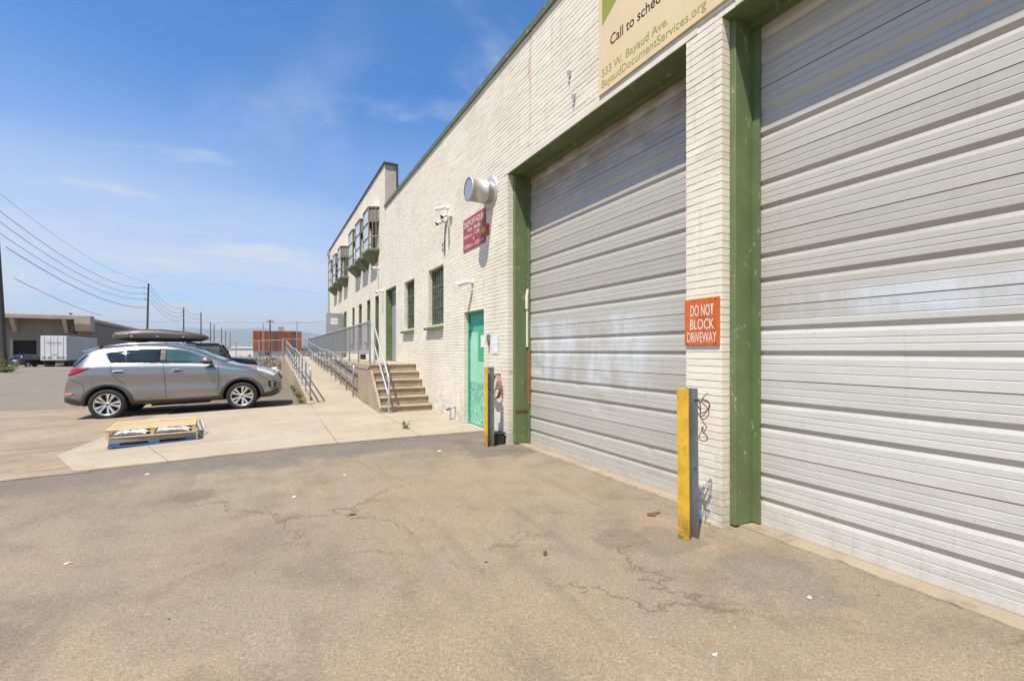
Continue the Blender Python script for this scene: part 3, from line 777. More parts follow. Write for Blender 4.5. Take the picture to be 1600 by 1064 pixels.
def pipe_rail(name, label, X, Ys, zf, rails, zpost, r=.022, group=None, post_r=None):
    t = thing(name, label, 'railing', (X, Ys[0], zf(Ys[0])), group=group)
    inv = Matrix.Translation(-t.location)
    for y in Ys:
        mb = MB(); mb.tube([(X, y, zf(y) - .03), (X, y, zf(y) + zpost)], post_r or r, 8); mb.build('post', M['rail'], t).matrix_parent_inverse = inv
    for h in rails:
        mb = MB(); yy = [Ys[0]] + [y for y in (21., 22.5, 31.2) if Ys[0] < y < Ys[-1]] + [Ys[-1]]
        mb.tube([(X, y, zf(y) + h) for y in yy], r * 1.06, 8); mb.build('rail', M['galv'], t).matrix_parent_inverse = inv
    return t, inv
yl = [13.65 + 1.6 * i for i in range(12)]; yl = [y for y in yl if y < 31.3] + [31.3]
tl, inv = pipe_rail('ramp_railing', 'grey pipe railing on the curb wall at the car side of the ramp', -2.59, yl, lambda y: rz_(y) + .09, (.90, .48, .12), .9)
mb = MB(); mb.tube([(-2.59, 13.65, rz_(13.65) + .99), (-2.59, 13.53, rz_(13.65) + .97), (-2.59, 13.53, rz_(13.6) + .58), (-2.59, 13.65, rz_(13.65) + .55)], .022); mb.build('end_loop', M['galv'], tl).matrix_parent_inverse = inv
yr_ = [14.3 + 1.3 * i for i in range(13)] + [31.1]
tr, inv = pipe_rail('ramp_railing', 'grey pipe railing on the building side of the ramp', -1.36, yr_, rz_, (.94, .50), .94)
mb = MB(); mb.tube([(-1.36, 14.3, rz_(14.3) + .94), (-1.36, 14.14, rz_(14.3) + .92), (-1.36, 14.14, rz_(14.1) + .52), (-1.36, 14.3, rz_(14.3) + .50)], .022); mb.build('end_loop', M['galv'], tr).matrix_parent_inverse = inv
# guard rail of the landing: posts, rails, close balusters
gd = thing('landing_guard', 'tall grey guard rail of close balusters along the raised landing', 'railing', (-1.2, 12.6, LT)); inv = Matrix.Translation(-gd.location)
GX = -1.2; gy = [12.6 + 1.7 * i for i in range(13)]
for y in gy:
    mb = MB(); mb.tube([(GX, y, LT - .02), (GX, y, 2.34)], .025, 8); mb.build('post', M['rail'], gd).matrix_parent_inverse = inv
for z, r in ((2.34, .028), (1.5, .022)):
    mb = MB(); mb.tube([(GX, gy[0], z), (GX, gy[-1], z)], r, 8); mb.build('rail', M['galv'], gd).matrix_parent_inverse = inv
mb = MB(); y = gy[0] + .1; k = 0
while y < gy[-1]:
    mb.box(GX - .006, GX + .006, y - .006, y + .006, 1.5, 2.33); y += .115; k += 1
    if k <= 100: mb.build('baluster', M['rail'], gd).matrix_parent_inverse = inv; mb = MB()
o = mb.build('baluster', M['rail'], gd); o.matrix_parent_inverse = inv; o['kind'] = 'stuff'
# platform guard at the head of the ramp
pg = thing('platform_guard', 'grey guard panel with tight bars at the far top end of the ramp', 'railing', (-2.72, 31.3, LT)); inv = Matrix.Translation(-pg.location)
for y in (31.3, 32.6, 33.9):
    mb = MB(); mb.tube([(-2.72, y, LT - .02), (-2.72, y, 2.34)], .025); mb.build('post', M['rail'], pg).matrix_parent_inverse = inv
mb = MB()
for z in (2.34, 1.32): mb = MB(); mb.tube([(-2.72, 31.3, z), (-2.72, 33.9, z), (-1.3, 33.9, z)], .024); mb.build('rail', M['galv'], pg).matrix_parent_inverse = inv
mb = MB(); y = 31.4
while y < 33.9:
    mb = MB(); mb.box(-2.728, -2.712, y - .008, y + .008, 1.33, 2.33); y += .1; mb.build('baluster', M['rail'], pg).matrix_parent_inverse = inv
mb = MB(); mb.tube([(-1.3, 33.9, LT - .02), (-1.3, 33.9, 2.34)], .025); mb.build('post', M['rail'], pg).matrix_parent_inverse = inv
# stair handrail
sh = thing('stair_handrail', 'pale grey double pipe handrail sloping down the steps', 'handrail', (-1.1, 10.88, .03)); inv = Matrix.Translation(-sh.location)
mb = MB(); mb.tube([(-1.15, 12.55, 2.30), (-1.12, 12.3, 2.13), (-1.1, 10.95, .99), (-1.1, 10.86, .90), (-1.1, 10.86, .02)], .024); mb.build('top_pipe', M['galv'], sh).matrix_parent_inverse = inv
mb = MB(); mb.tube([(-1.15, 12.55, 1.78), (-1.12, 12.3, 1.62), (-1.1, 10.97, .55), (-1.1, 10.87, .46)], .024); mb.build('lower_pipe', M['galv'], sh).matrix_parent_inverse = inv
mb = MB(); mb.tube([(-1.12, 12.38, 1.2), (-1.12, 12.38, 2.18)], .022); mb.build('post', M['galv'], sh).matrix_parent_inverse = inv

# ------------------------------------------------------------------ signs and fittings on the wall
def board(name, label, cat, Y0, Y1, z0, z1, X, th, mat, group=None):
    """flat board on the street wall; Y0 is the far (left in the photo) edge"""
    t = thing(name, label, cat, (X, Y0, z0), group=group); inv = Matrix.Translation(-t.location)
    mb = MB(); mb.cbox(X - th, X, Y1, Y0, z0, z1, min(.003, th * .3)); mb.build('panel', mat, t).matrix_parent_inverse = inv
    def wr(body, y, z, cap, width, mat_, align='LEFT', **k):
        o = text('lettering', body, mat_, WALLM(X - th - .0004, y, z), cap, width, t, .0008, align, **k); o.matrix_parent_inverse = inv; return o
    return t, inv, wr
t, inv, wr = board('wall_sign', 'large cream and olive sign board above the dented garage door', 'sign', 4.453, 1.75, 4.70, 6.35, -.004, .022, M['cream'])
mb = MB(); xx = -.0272
mb.add([(xx, 4.385, 5.53), (xx, 3.0, 6.32), (xx, 4.385, 6.32)], [(0, 1, 2)]); mb.build('olive_shape', M['olive'], t).matrix_parent_inverse = inv
wr('Call to schedule', 4.235, 5.20, .12, .97, M['brownink'], bold=.01)
wr('333 W. Bayaud Ave.', 4.395, 4.90, .095, 1.05, M['olive'], bold=.004)
wr('BayaudDocumentServices.org', 4.395, 4.765, .095, 1.51, M['olive'], bold=.004)
t, inv, wr = board('wall_sign', 'red drop-off hours sign with white lettering', 'sign', 8.883, 7.80, 3.61, 4.27, -.004, .012, M['signred'])
wr('DROP-OFF HOURS', 8.34, 4.085, .125, .98, M['signwhite'], 'CENTER', bold=.004)
wr('MON - THURS', 8.34, 3.975, .072, .62, M['signwhite'], 'CENTER', bold=.005)
wr('8:00 a.m. - 11:30 a.m.', 8.34, 3.865, .07, .95, M['signwhite'], 'CENTER', bold=.005)
wr('&', 8.34, 3.77, .065, None, M['signwhite'], 'CENTER', bold=.005)
wr('12:00 p.m. - 2:30 p.m.', 8.34, 3.66, .07, .95, M['signwhite'], 'CENTER', bold=.005)
t, inv, wr = board('wall_sign', 'hand-painted orange do not block driveway sign on the brick pier', 'sign', 3.142, 2.752, 1.604, 2.05, -.005, .014, M['orange'])
wr('DO NOT', 2.94, 1.885, .105, .26, M['signwhite'], 'CENTER', bold=.004)
wr('BLOCK', 2.94, 1.757, .098, .27, M['signwhite'], 'CENTER', bold=.004)
wr('DRIVEWAY', 2.945, 1.635, .095, .33, M['signwhite'], 'CENTER', bold=.0)
mb = MB()
for y, z in ((3.03, 2.03), (2.79, 2.03), (2.96, 1.865), (3.03, 1.62), (2.79, 1.625)): mb.lathe([(.0, .004), (.006, .003), (.008, 0)], 8, WALLM(-.0195, y, z))
mb.build('rust_spots', M['rust'], t).matrix_parent_inverse = inv

# exhaust duct
dv = thing('exhaust_duct', 'round galvanised exhaust duct jutting from the wall above the red sign', 'vent', (0, 7.6, 4.47)); inv = Matrix.Translation(-dv.location)
DM = frame_matrix((0, 7.6, 4.47), (0, 1, 0), (0, 0, 1)); DM = Matrix.Translation((0, 7.6, 4.47)) @ Matrix.Rotation(R(-90), 4, 'Y')
mb = MB(); mb.lathe([(.205, .0), (.205, .12), (.21, .12), (.21, .15), (.205, .15), (.205, .43), (.215, .43), (.215, .445), (.20, .45)], 36, DM); mb.build('barrel', M['galvduct'], dv).matrix_parent_inverse = inv
mb = MB(); mb.lathe([(.31, .001), (.31, .014), (.20, .02)], 36, DM); mb.build('flange', M['galvduct'], dv).matrix_parent_inverse = inv
mb = MB(); mb.lathe([(.0, .436), (.19, .44), (.205, .44)], 36, DM); mb.build('end_plate', M['galv'], dv).matrix_parent_inverse = inv

def bullet_camera(label, base, aim, group=None, s=1.0):
    t = thing('security_camera', label, 'camera', base, group=group); inv = Matrix.Translation(-t.location)
    b = Vector(base); aim = Vector(aim).normalized(); arm = b + Vector((-.12, 0, -.01)) * s; q = aim.to_track_quat('Z', 'Y').to_matrix().to_4x4()
    mb = MB(); mb.lathe([(.0, .03), (.045, .03), (.052, .02), (.052, 0)], 18, Matrix.Translation(b) @ Matrix.Rotation(R(-90), 4, 'Y')); mb.tube([b, b + Vector((-.06, 0, -.005)), arm], .018 * s, 10); mb.build('bracket', M['white'], t).matrix_parent_inverse = inv
    Mx = Matrix.Translation(arm) @ q
    mb = MB(); mb.lathe([(.0, -.07 * s), (.034 * s, -.065 * s), (.042 * s, -.04 * s), (.042 * s, .17 * s), (.036 * s, .175 * s)], 20, Mx)
    mb.add([Mx @ Vector((math.cos(a) * .048 * s, math.sin(a) * .048 * s, z * s)) for z in (-.02, .2) for a in [R(20 + 14 * k) for k in range(11)]], [(k, k + 1, 12 + k, 11 + k) for k in range(10)], 0, True)
    mb.build('housing', M['white'], t).matrix_parent_inverse = inv
    mb = MB(); mb.lathe([(.0, .168 * s), (.030 * s, .170 * s), (.0365 * s, .172 * s)], 20, Mx); mb.build('lens', M['black'], t).matrix_parent_inverse = inv
    return t
bullet_camera('upper white camera of the cluster of three, turned along the wall', (-.002, 9.80, 4.80), (-.85, .5, -.28), 'cluster of three cameras')
bullet_camera('middle white camera of the cluster of three, dark lens facing the lot', (-.002, 9.70, 4.60), (-.62, -.6, -.45), 'cluster of three cameras')
bullet_camera('lowest white camera of the cluster of three, dark lens facing the lot', (-.002, 9.95, 4.52), (-.75, -.45, -.5), 'cluster of three cameras')
jb = thing('junction_box', 'white junction box behind the cluster of three cameras', 'junction box', (0, 9.62, 4.6)); inv = Matrix.Translation(-jb.location)
mb = MB(); mb.cbox(-.07, .002, 9.54, 9.66, 4.54, 4.70, .008); mb.build('box', M['white'], jb).matrix_parent_inverse = inv
mb = MB(); mb.tube([(-.02, 9.95, 4.5), (-.012, 10.02, 4.3), (-.006, 10.06, 4.02), (-.006, 10.02, 3.8)], .008, 6); mb.tube([(-.012, 10.1, 4.05), (-.03, 10.12, 4.05), (-.03, 10.12, 3.98)], .01, 6); mb.tube([(-.012, 10.1, 3.93), (-.03, 10.12, 3.93), (-.03, 10.12, 3.86)], .01, 6); mb.build('cable', M['black'], jb).matrix_parent_inverse = inv
bullet_camera('white camera above the teal door', (-.002, 8.42, 2.93), (-.8, .62, -.25), s=1.05)
bullet_camera('small white camera under the nearest bay window', (-.002, 17.05, 4.6), (-.85, -.5, -.25))
bullet_camera('grey camera tucked beside the grey dock door head', (-.002, 16.35, 3.68), (-.8, -.4, -.4))
# strobe
st = thing('alarm_strobe', 'amber and red alarm strobe at the edge of the red sign', 'alarm light', (0, 7.74, 3.80)); inv = Matrix.Translation(-st.location)
mb = MB(); mb.cbox(-.05, .002, 7.66, 7.80, 3.72, 3.92, .008); mb.build('base', plain('red_alarm_housing', (.50, .055, .02), .45), st).matrix_parent_inverse = inv
mb = MB(); mb.lathe([(.0, .10), (.05, .09), (.062, .06), (.062, .0)], 18, Matrix.Translation((-.05, 7.75, 3.82)) @ Matrix.Rotation(R(-90), 4, 'Y')); mb.build('lamp', plain('yellowed_lens', (.42, .35, .13), .3), st).matrix_parent_inverse = inv
# leftover pipe brackets
for lab, y, z in (('upper blue-grey metal bracket left on the brick beside the cream sign', 5.088, 5.32), ('lower blue-grey metal bracket left on the brick beside the cream sign', 4.985, 4.955)):
    t = thing('wall_bracket', lab, 'bracket', (0, y, z), group='metal brackets left on the wall'); inv = Matrix.Translation(-t.location)
    mb = MB(); mb.box(-.006, .003, y - .022, y + .022, z - .05, z + .05); mb.build('plate', M['galv'], t).matrix_parent_inverse = inv
    mb = MB(); mb.box(-.06, -.006, y - .018, y - .012, z - .04, z + .03); mb.tube([(-.02, y + .01, z + .03), (-.03, y + .03, z - .02), (-.02, y + .01, z - .05)], .007, 6); mb.build('clip', M['galv'], t).matrix_parent_inverse = inv
# hose bib, keypad, paper, hose, box
hb = thing('hose_tap', 'grey outdoor tap pipe low on the wall right of the steps', 'tap', (0, 9.36, .27)); inv = Matrix.Translation(-hb.location)
mb = MB(); mb.tube([(.0, 9.36, .33), (-.10, 9.36, .33), (-.12, 9.36, .30), (-.12, 9.36, .05)], .022, 8); mb.build('pipe', M['galv'], hb).matrix_parent_inverse = inv
mb = MB(); mb.tube([(-.12, 9.36, .31), (-.19, 9.42, .27)], [.035, .028], 10); mb.build('valve', M['steelgrey'], hb).matrix_parent_inverse = inv
kp = thing('door_keypad', 'small dark keypad with cable beside the teal door', 'keypad', (0, 7.66, 1.78)); inv = Matrix.Translation(-kp.location)
mb = MB(); mb.cbox(-.035, .002, 7.61, 7.71, 1.72, 1.86, .006); mb.build('housing', M['steelgrey'], kp).matrix_parent_inverse = inv
mb = MB(); mb.tube([(-.008, 7.66, 1.73), (-.008, 7.64, 1.60), (-.004, 7.65, 1.52)], .008, 6); mb.build('cable', M['black'], kp).matrix_parent_inverse = inv
pn = thing('paper_notice', 'wrinkled white paper notice taped on the brick beside the keypad', 'notice', (0, 7.40, 1.54)); inv = Matrix.Translation(-pn.location)
mb = MB(); n = 8
mb.add([(-.006 - .01 * abs(noise.noise((i * .9, j * .9, 2))), 7.53 - .26 * i / n, 1.50 + .32 * j / n) for j in range(n + 1) for i in range(n + 1)], [(j * (n + 1) + i, j * (n + 1) + i + 1, (j + 1) * (n + 1) + i + 1, (j + 1) * (n + 1) + i) for j in range(n) for i in range(n)]); mb.build('sheet', M['paper'], pn).matrix_parent_inverse = inv

# bollards
def bollard(label, x, y, z, rz, h, tilt):
    t = thing('bollard', label, 'bollard', (x, y, z), rz, 'steel beam bollards guarding the garage openings', rx=tilt[0], ry=tilt[1])
    mb = MB(); mb.cbox(-.075, -.058, -.055, .055, -.15, h, .002); mb.build('yellow_face', M['yellow'], t)
    mb = MB(); mb.cbox(.045, .062, -.055, .055, -.15, h, .002); mb.box(-.058, .045, -.052, -.045, -.15, h - .002) if False else mb.box(-.058, .045, -.007, .007, -.15, h - .003); mb.build('beam', M['steelworn'], t)
    for zz in (h - .08, h - .11, h - .42, h - .47):
        mb = MB(); mb.lathe([(.0, .010), (.009, .008), (.011, 0)], 8, Matrix.Translation((-.02, -.007, zz)) @ Matrix.Rotation(R(90), 4, 'X')); mb.build('bolt', M['white'], t)
    return t
bo1 = bollard('yellow faced steel bollard with a tangle of wire, before the brick pier', -.44, 2.73, -.06, R(4), 1.29, (0, R(-.8)))
bo2 = bollard('narrow yellow faced steel bollard by the teal door', -.34, 6.93, -.03, R(2), 1.31, (0, 0))
wc = thing('wire_coil', 'tangled rusty wire hooked on the nearer bollard', 'wire', (-.40, 2.70, 1.08)); inv = Matrix.Translation(-wc.location)
mb = MB()
for cz, r_, k in ((1.06, .075, 0), (1.08, .06, 1), (1.05, .085, 2), (.84, .06, 3)):
    pts = []
    for i in range(22):
        a = 2 * math.pi * i / 22; pts.append((-.355 + .03 * math.sin(a * 2 + k) + .03 * math.cos(a + k), 2.675 - .05 * math.cos(a) - .02 * k * .3, cz + r_ * math.sin(a)))
    mb.tube(pts, .0045, 5, close=True)
mb.tube([(-.39, 2.66, 1.1), (-.37, 2.63, 1.17), (-.34, 2.62, 1.19)], .0045, 5); mb.tube([(-.37, 2.67, .98), (-.34, 2.63, .90), (-.35, 2.66, .84)], .0045, 5)
mb.build('strands', M['rust'], wc).matrix_parent_inverse = inv
hc = thing('hose_coil', 'faded red coiled hose on the wall behind the far bollard', 'hose', (-.05, 7.22, .95)); inv = Matrix.Translation(-hc.location)
mb = MB()
for k in range(3): mb.tube([(-.05 - .02 * k, 7.22 + .16 * math.cos(a), .92 + .2 * math.sin(a)) for a in [2 * math.pi * i / 28 for i in range(28)]], .014, 7, close=True)
mb.build('loops', M['pinkhose'], hc).matrix_parent_inverse = inv
mb = MB(); mb.cbox(-.09, .002, 7.19, 7.25, 1.10, 1.15, .004); mb.build('hook', M['rust'], hc).matrix_parent_inverse = inv
bb = thing('black_bait_box', 'small black box on the ground behind the far bollard', 'box', (-.13, 7.02, 0)); inv = Matrix.Translation(-bb.location)
mb = MB(); mb.cbox(-.24, -.03, 6.96, 7.16, g(-.13, 7) - .03, .12, .02); mb.build('shell', M['black'], bb).matrix_parent_inverse = inv
mb = MB(); mb.cbox(-.25, -.02, 6.95, 7.17, .121, .15, .008); mb.build('lid', M['dark'], bb).matrix_parent_inverse = inv
db = thing('drain_box', 'small black vent box at the foot of the wall on the landing', 'vent', (-.02, 20.0, 1.2)); inv = Matrix.Translation(-db.location)
mb = MB(); mb.cbox(-.16, -.003, 19.6, 20.0, 1.21, 1.42, .01); mb.build('shell', M['black'], db).matrix_parent_inverse = inv
mb = MB()
for k in range(4): mb.box(-.168, -.161, 19.65, 19.95, 1.25 + .04 * k, 1.265 + .04 * k)
mb.build('grille', M['dark'], db).matrix_parent_inverse = inv

# ------------------------------------------------------------------ pallets
def pallet(name, label, cat, loc, rz, mat, matlow, group):
    """stringer pallet: six top boards, three stringers, three bottom boards; 1.02 deep, 1.18 wide, .14 high"""
    t = thing(name, label, cat, loc, rz, group)
    for k in range(5):
        y = -.51 + k * (1.02 - .09) / 4; j = random.uniform(-.006, .006)
        mb = MB(); mb.cbox(-.59 + j, .59 + j, y, y + .09, .122, .141, .003); mb.build('deck_board', mat, t)
    for x in (-.59, -.022, .545):
        mb = MB(); mb.cbox(x, x + .045, -.505, .505, .02, .1215, .003); mb.build('stringer', matlow, t)
    for y in (-.51, -.05, .41):
        mb = MB(); mb.cbox(-.59, .59, y, y + .1, 0, .0195, .003); mb.build('bottom_board', mat, t)
    return t
PX, PY = -5.36, 9.99; pz = g(PX, PY) + .036
t = thing('wooden_pallet', 'worn blue and grey pallet under the yellow pine pallet', 'pallet', (PX, PY + .02, pz), R(7), 'two stacked pallets')
for k in range(5):
    y = -.51 + k * .23; mb = MB(); mb.cbox(-.57, .57, y, y + .1, .122, .141, .003); mb.build('deck_board', M['greywood'], t)
for y in (-.51, -.045, .42):
    mb = MB(); mb.cbox(-.575, .575, y, y + .06, .068, .1215, .003); mb.build('stringer', M['greywood'], t)
    mb = MB(); mb.cbox(-.59, .59, y - .01, y + .09, 0, .0175, .003); mb.build('bottom_board', M['bluewood'], t)
    for x in (-.575, -.07, .435): mb = MB(); mb.cbox(x, x + .14, y - .004, y + .09, .018, .0675, .003); mb.build('block', M['bluewood'], t)
pallet('wooden_pallet', 'clean yellow pine pallet on top of the blue one', 'pallet', (PX + .0, PY, pz + .147), R(5), M['pine'], M['pine'], 'two stacked pallets')
mb = MB()
for cx_, w in ((-.32, .22), (.24, .25)):
    n = 16
    mb.add([(cx_ + w * (2 * i / n - 1), -.48 + .5 * j / n, max(.001, (.035 + .06 * abs(noise.noise((i * .4 + cx_ * 9, j * .35, 1)))) * (1 - abs(2 * i / n - 1) ** 3) * min(1, .35 + j * .3))) for j in range(n + 1) for i in range(n + 1)],
           [(j * (n + 1) + i, j * (n + 1) + i + 1, (j + 1) * (n + 1) + i + 1, (j + 1) * (n + 1) + i) for j in range(n) for i in range(n)], 0, False)
o = mb.build('plastic_wrap', M['paper']); o.location = (PX, PY, pz + .17); o.rotation_euler.z = R(5); tag(o, 'crumpled white plastic wrap stuffed in the pine pallet', 'plastic wrap')
mb = MB()
mb.tube([(.0, -.28, .27), (.04, -.30, .18), (.07, -.32, .06), (.11, -.28, .012), (.13, -.18, .014), (.11, -.05, .05), (.09, .08, .16), (.04, .16, .26)], .011, 6); mb.tube([(.0, .2, .25), (.05, .18, .12), (.09, .25, .02), (.10, .38, .012), (.05, .4, .14), (.0, .38, .24)], .011, 6); o = mb.build('strapping_loop', M['galv']); o.location = (PX + .6, PY + .1, pz); tag(o, 'loop of grey plastic strapping hanging off the end of the stacked pallets', 'strapping')

# ------------------------------------------------------------------ vehicles
def lerp(a, b, f): return a + (b - a) * f
def curve(tab, s):
    if s <= tab[0][0]: return tab[0][1]
    for (a, va), (b, vb) in zip(tab[:-1], tab[1:]):
        if s <= b: return va + (vb - va) * (s - a) / (b - a)
    return tab[-1][1]
class Body:
    def __init__(s, tabs, stations, yroof, n_sub=1):
        s.t = tabs; s.yroof = yroof; bm = bmesh.new(); rows = []
        for st in stations:
            pts = s.section(st); row = [bm.verts.new((st, y, z)) for y, z in pts] + [bm.verts.new((st, -y, z)) for y, z in pts[-2:0:-1]]
            rows.append(row)
        n = len(rows[0])
        for a, b in zip(rows[:-1], rows[1:]):
            for k in range(n): bm.faces.new((a[k], a[(k + 1) % n], b[(k + 1) % n], b[k]))
        bm.faces.new(rows[0][::-1]); bm.faces.new(rows[-1])
        bmesh.ops.recalc_face_normals(bm, faces=bm.faces)
        me = bpy.data.meshes.new('body'); bm.to_mesh(me); bm.free(); s.obj = bpy.data.objects.new('body', me); COL.objects.link(s.obj)
        md = s.obj.modifiers.new('sub', 'SUBSURF'); md.levels = n_sub; md.render_levels = n_sub
        s.bake(); bm = bmesh.new(); bm.from_mesh(s.obj.data); s.bvh = BVHTree.FromBMesh(bm); bm.free()
    def bake(s):
        dg = bpy.context.evaluated_depsgraph_get(); dg.update()
        me = bpy.data.meshes.new_from_object(s.obj.evaluated_get(dg)); s.obj.modifiers.clear(); old = s.obj.data; s.obj.data = me; bpy.data.meshes.remove(old); me.name = 'body'
    def section(s, st):
        t = s.t; zb, zt, zB, w = (curve(t[k], st) for k in ('zb', 'zt', 'zB', 'w')); zB = min(zB, zt - .04); h = zt - zB
        L = lambda f: lerp(zb, zB, f)
        yr = lerp(.80 * w, s.yroof * w / .93, sm((h - .08) / .35))
        return [(0, zb), (.5 * w, zb), (.93 * w, zb + .015), (.985 * w, L(.16)), (1.0 * w, L(.34)), (.982 * w, L(.48)), (.985 * w, L(.62)), (1.0 * w, L(.78)), (.985 * w, L(.90)), (.945 * w, L(.985)),
                (.925 * w, L(1.) + .02 * h), (lerp(.925 * w, yr, .45), zB + .40 * h), (yr + .02, zB + .83 * h), (yr * .95, zB + .93 * h), (yr * .6, zB + .985 * h), (0, zt)]
    def hit(s, o, d):
        r = s.bvh.ray_cast(Vector(o), Vector(d)); return r[0], r[1]
    def patch(s, name, poly, mat, parent, side=-1, off=.005, cuts=3, way='side'):
        """panel cut from outline poly, laid on the body surface and given an edge"""
        bm = bmesh.new(); vs = [bm.verts.new((p[0], p[1], 0)) for p in poly]; bm.faces.new(vs)
        bmesh.ops.triangulate(bm, faces=bm.faces[:]); bmesh.ops.subdivide_edges(bm, edges=bm.edges[:], cuts=cuts, use_grid_fill=True)
        last = None
        for v in bm.verts:
            if way == 'side': o, d = (v.co.x, side * 3, v.co.y), (0, -side, 0)
            elif way == 'front': o, d = (9, v.co.x, v.co.y), (-1, 0, 0)
            elif way == 'rear': o, d = (-9, v.co.x, v.co.y), (1, 0, 0)
            p, nn = s.hit(o, d)
            if p is None: p = last if last is not None else Vector((v.co.x, side * .8, v.co.y)); nn = Vector((0, side, 0))
            last = p.copy(); v.co = p + nn * off
        bmesh.ops.recalc_face_normals(bm, faces=bm.faces)
        ref = Vector((0, side, 0)) if way == 'side' else Vector((1 if way == 'front' else -1, 0, 0))
        if sum((f.normal.dot(ref) * f.calc_area() for f in bm.faces)) < 0: bmesh.ops.reverse_faces(bm, faces=bm.faces[:])
        be = [e for e in bm.edges if e.is_boundary]; r = bmesh.ops.extrude_edge_only(bm, edges=be)
        for v in [x for x in r['geom'] if isinstance(x, bmesh.types.BMVert)]: v.co -= ref * (off + .004)
        me = bpy.data.meshes.new(name); bm.to_mesh(me); bm.free(); me.materials.append(mat)
        for p in me.polygons: p.use_smooth = True
        o = bpy.data.objects.new(name, me); COL.objects.link(o); o.parent = parent; return o
    def strip(s, pts, width, side=-1, off=.004, mb=None, n=10):
        mb = mb or MB(); path = []
        for a, b in zip(pts[:-1], pts[1:]):
            for i in range(n): path.append((lerp(a[0], b[0], i / n), lerp(a[1], b[1], i / n)))
        path.append(pts[-1]); vs = []; ok = []
        for i, p in enumerate(path):
            q = path[min(i + 1, len(path) - 1)]; r_ = path[max(i - 1, 0)]; d = Vector((q[0] - r_[0], q[1] - r_[1])).normalized(); nn = Vector((-d.y, d.x)) * width / 2
            for e in (-1, 1):
                h, nr = s.hit((p[0] + nn.x * e, side * 3, p[1] + nn.y * e), (0, -side, 0))
                if h is None: h, nr = Vector((p[0], side * .8, p[1])), Vector((0, side, 0))
                vs.append(h + nr * off)
        N = len(path); mb.add(vs + [v - Vector((0, side * (off + .006), 0)) for v in vs], [(2 * i, 2 * i + 1, 2 * i + 3, 2 * i + 2) for i in range(N - 1)] + [(2 * N + 2 * i, 2 * i, 2 * i + 2, 2 * N + 2 * i + 2) for i in range(N - 1)] + [(2 * i + 1, 2 * N + 2 * i + 1, 2 * N + 2 * i + 3, 2 * i + 3) for i in range(N - 1)], 0, True)
        return mb
    def cut(s, boxes, wells, mat_in):
        s.obj.data.materials.append(mat_in)
        for (x, z, r, y0, y1) in wells:
            mb = MB(); mb.lathe([(0, y0), (r, y0), (r, y1), (0, y1)], 40, Matrix.Translation((x, 0, z)) @ Matrix.Rotation(R(-90), 4, 'X'), 0, True)
            c = mb.build('cutter', mat_in); bm = bmesh.new(); bm.from_mesh(c.data); bmesh.ops.remove_doubles(bm, verts=bm.verts, dist=1e-5); bmesh.ops.recalc_face_normals(bm, faces=bm.faces); bm.to_mesh(c.data); bm.free()
            md = s.obj.modifiers.new('cut', 'BOOLEAN'); md.operation = 'DIFFERENCE'; md.object = c; md.solver = 'EXACT'; md.material_mode = 'TRANSFER'
            s.bake(); bpy.data.objects.remove(c)
def wheel(parent, x, y, z, r, side, spokes=10, w=.225, rimr=.245, mat=None):
    """tyre with a dished spoked rim; side -1 faces -y"""
    Mx = Matrix.Translation((x, y, z)) @ Matrix.Rotation(R(90 if side < 0 else -90), 4, 'X')      # local +z points outward
    mb = MB(); h = w / 2
    mb.lathe([(rimr, -h * .8), (r * .90, -h), (r * .985, -h * .72), (r, -h * .4), (r, h * .4), (r * .985, h * .72), (r * .93, h * .96), (rimr + .035, h * .98), (rimr + .004, h * .86)], 44, Mx)
    tyre = mb.build('wheel', M['tyre'], parent, smooth=True)
    mb = MB(); mb.lathe([(rimr + .006, h * .90), (rimr - .008, h * .90), (rimr - .016, h * .6), (rimr - .02, -h * .1)], 40, Mx)
    for k in range(spokes):
        pair = 1 if k % 2 else -1
        a = 2 * math.pi * (k + .13 * pair) / spokes + .3; ca, sa = math.cos(a), math.sin(a)
        def P(rr, tt, hh): return Mx @ Vector((ca * rr - sa * tt, sa * rr + ca * tt, hh))
        ri, ro, wi, wm, wo = .045, rimr - .012, .016, .019, .036
        rm = .15
        mb.add([P(ri, -wi, h * .62), P(ri, wi, h * .62), P(rm, wm, h * .82), P(rm, -wm, h * .82), P(ro, wo, h * .84), P(ro, -wo, h * .84),
                P(ri, -wi, h * .3), P(ri, wi, h * .3), P(rm, wm, h * .5), P(rm, -wm, h * .5), P(ro, wo, h * .5), P(ro, -wo, h * .5)],
               [(0, 1, 2, 3), (3, 2, 4, 5), (1, 7, 8, 2), (2, 8, 10, 4), (6, 0, 3, 9), (9, 3, 5, 11)])
    mb.lathe([(.0, h * .70), (.028, h * .70), (.05, h * .60), (.055, h * .3)], 20, Mx)
    mb.build('rim', mat or M['alloy'], tyre)
    mb = MB(); mb.lathe([(.0, h * .05), (rimr - .02, h * .02)], 30, Mx); mb.lathe([(.022, h * .72), (.0, h * .725)], 14, Mx); mb.build('brake_dish', M['black'], tyre)
    return tyre

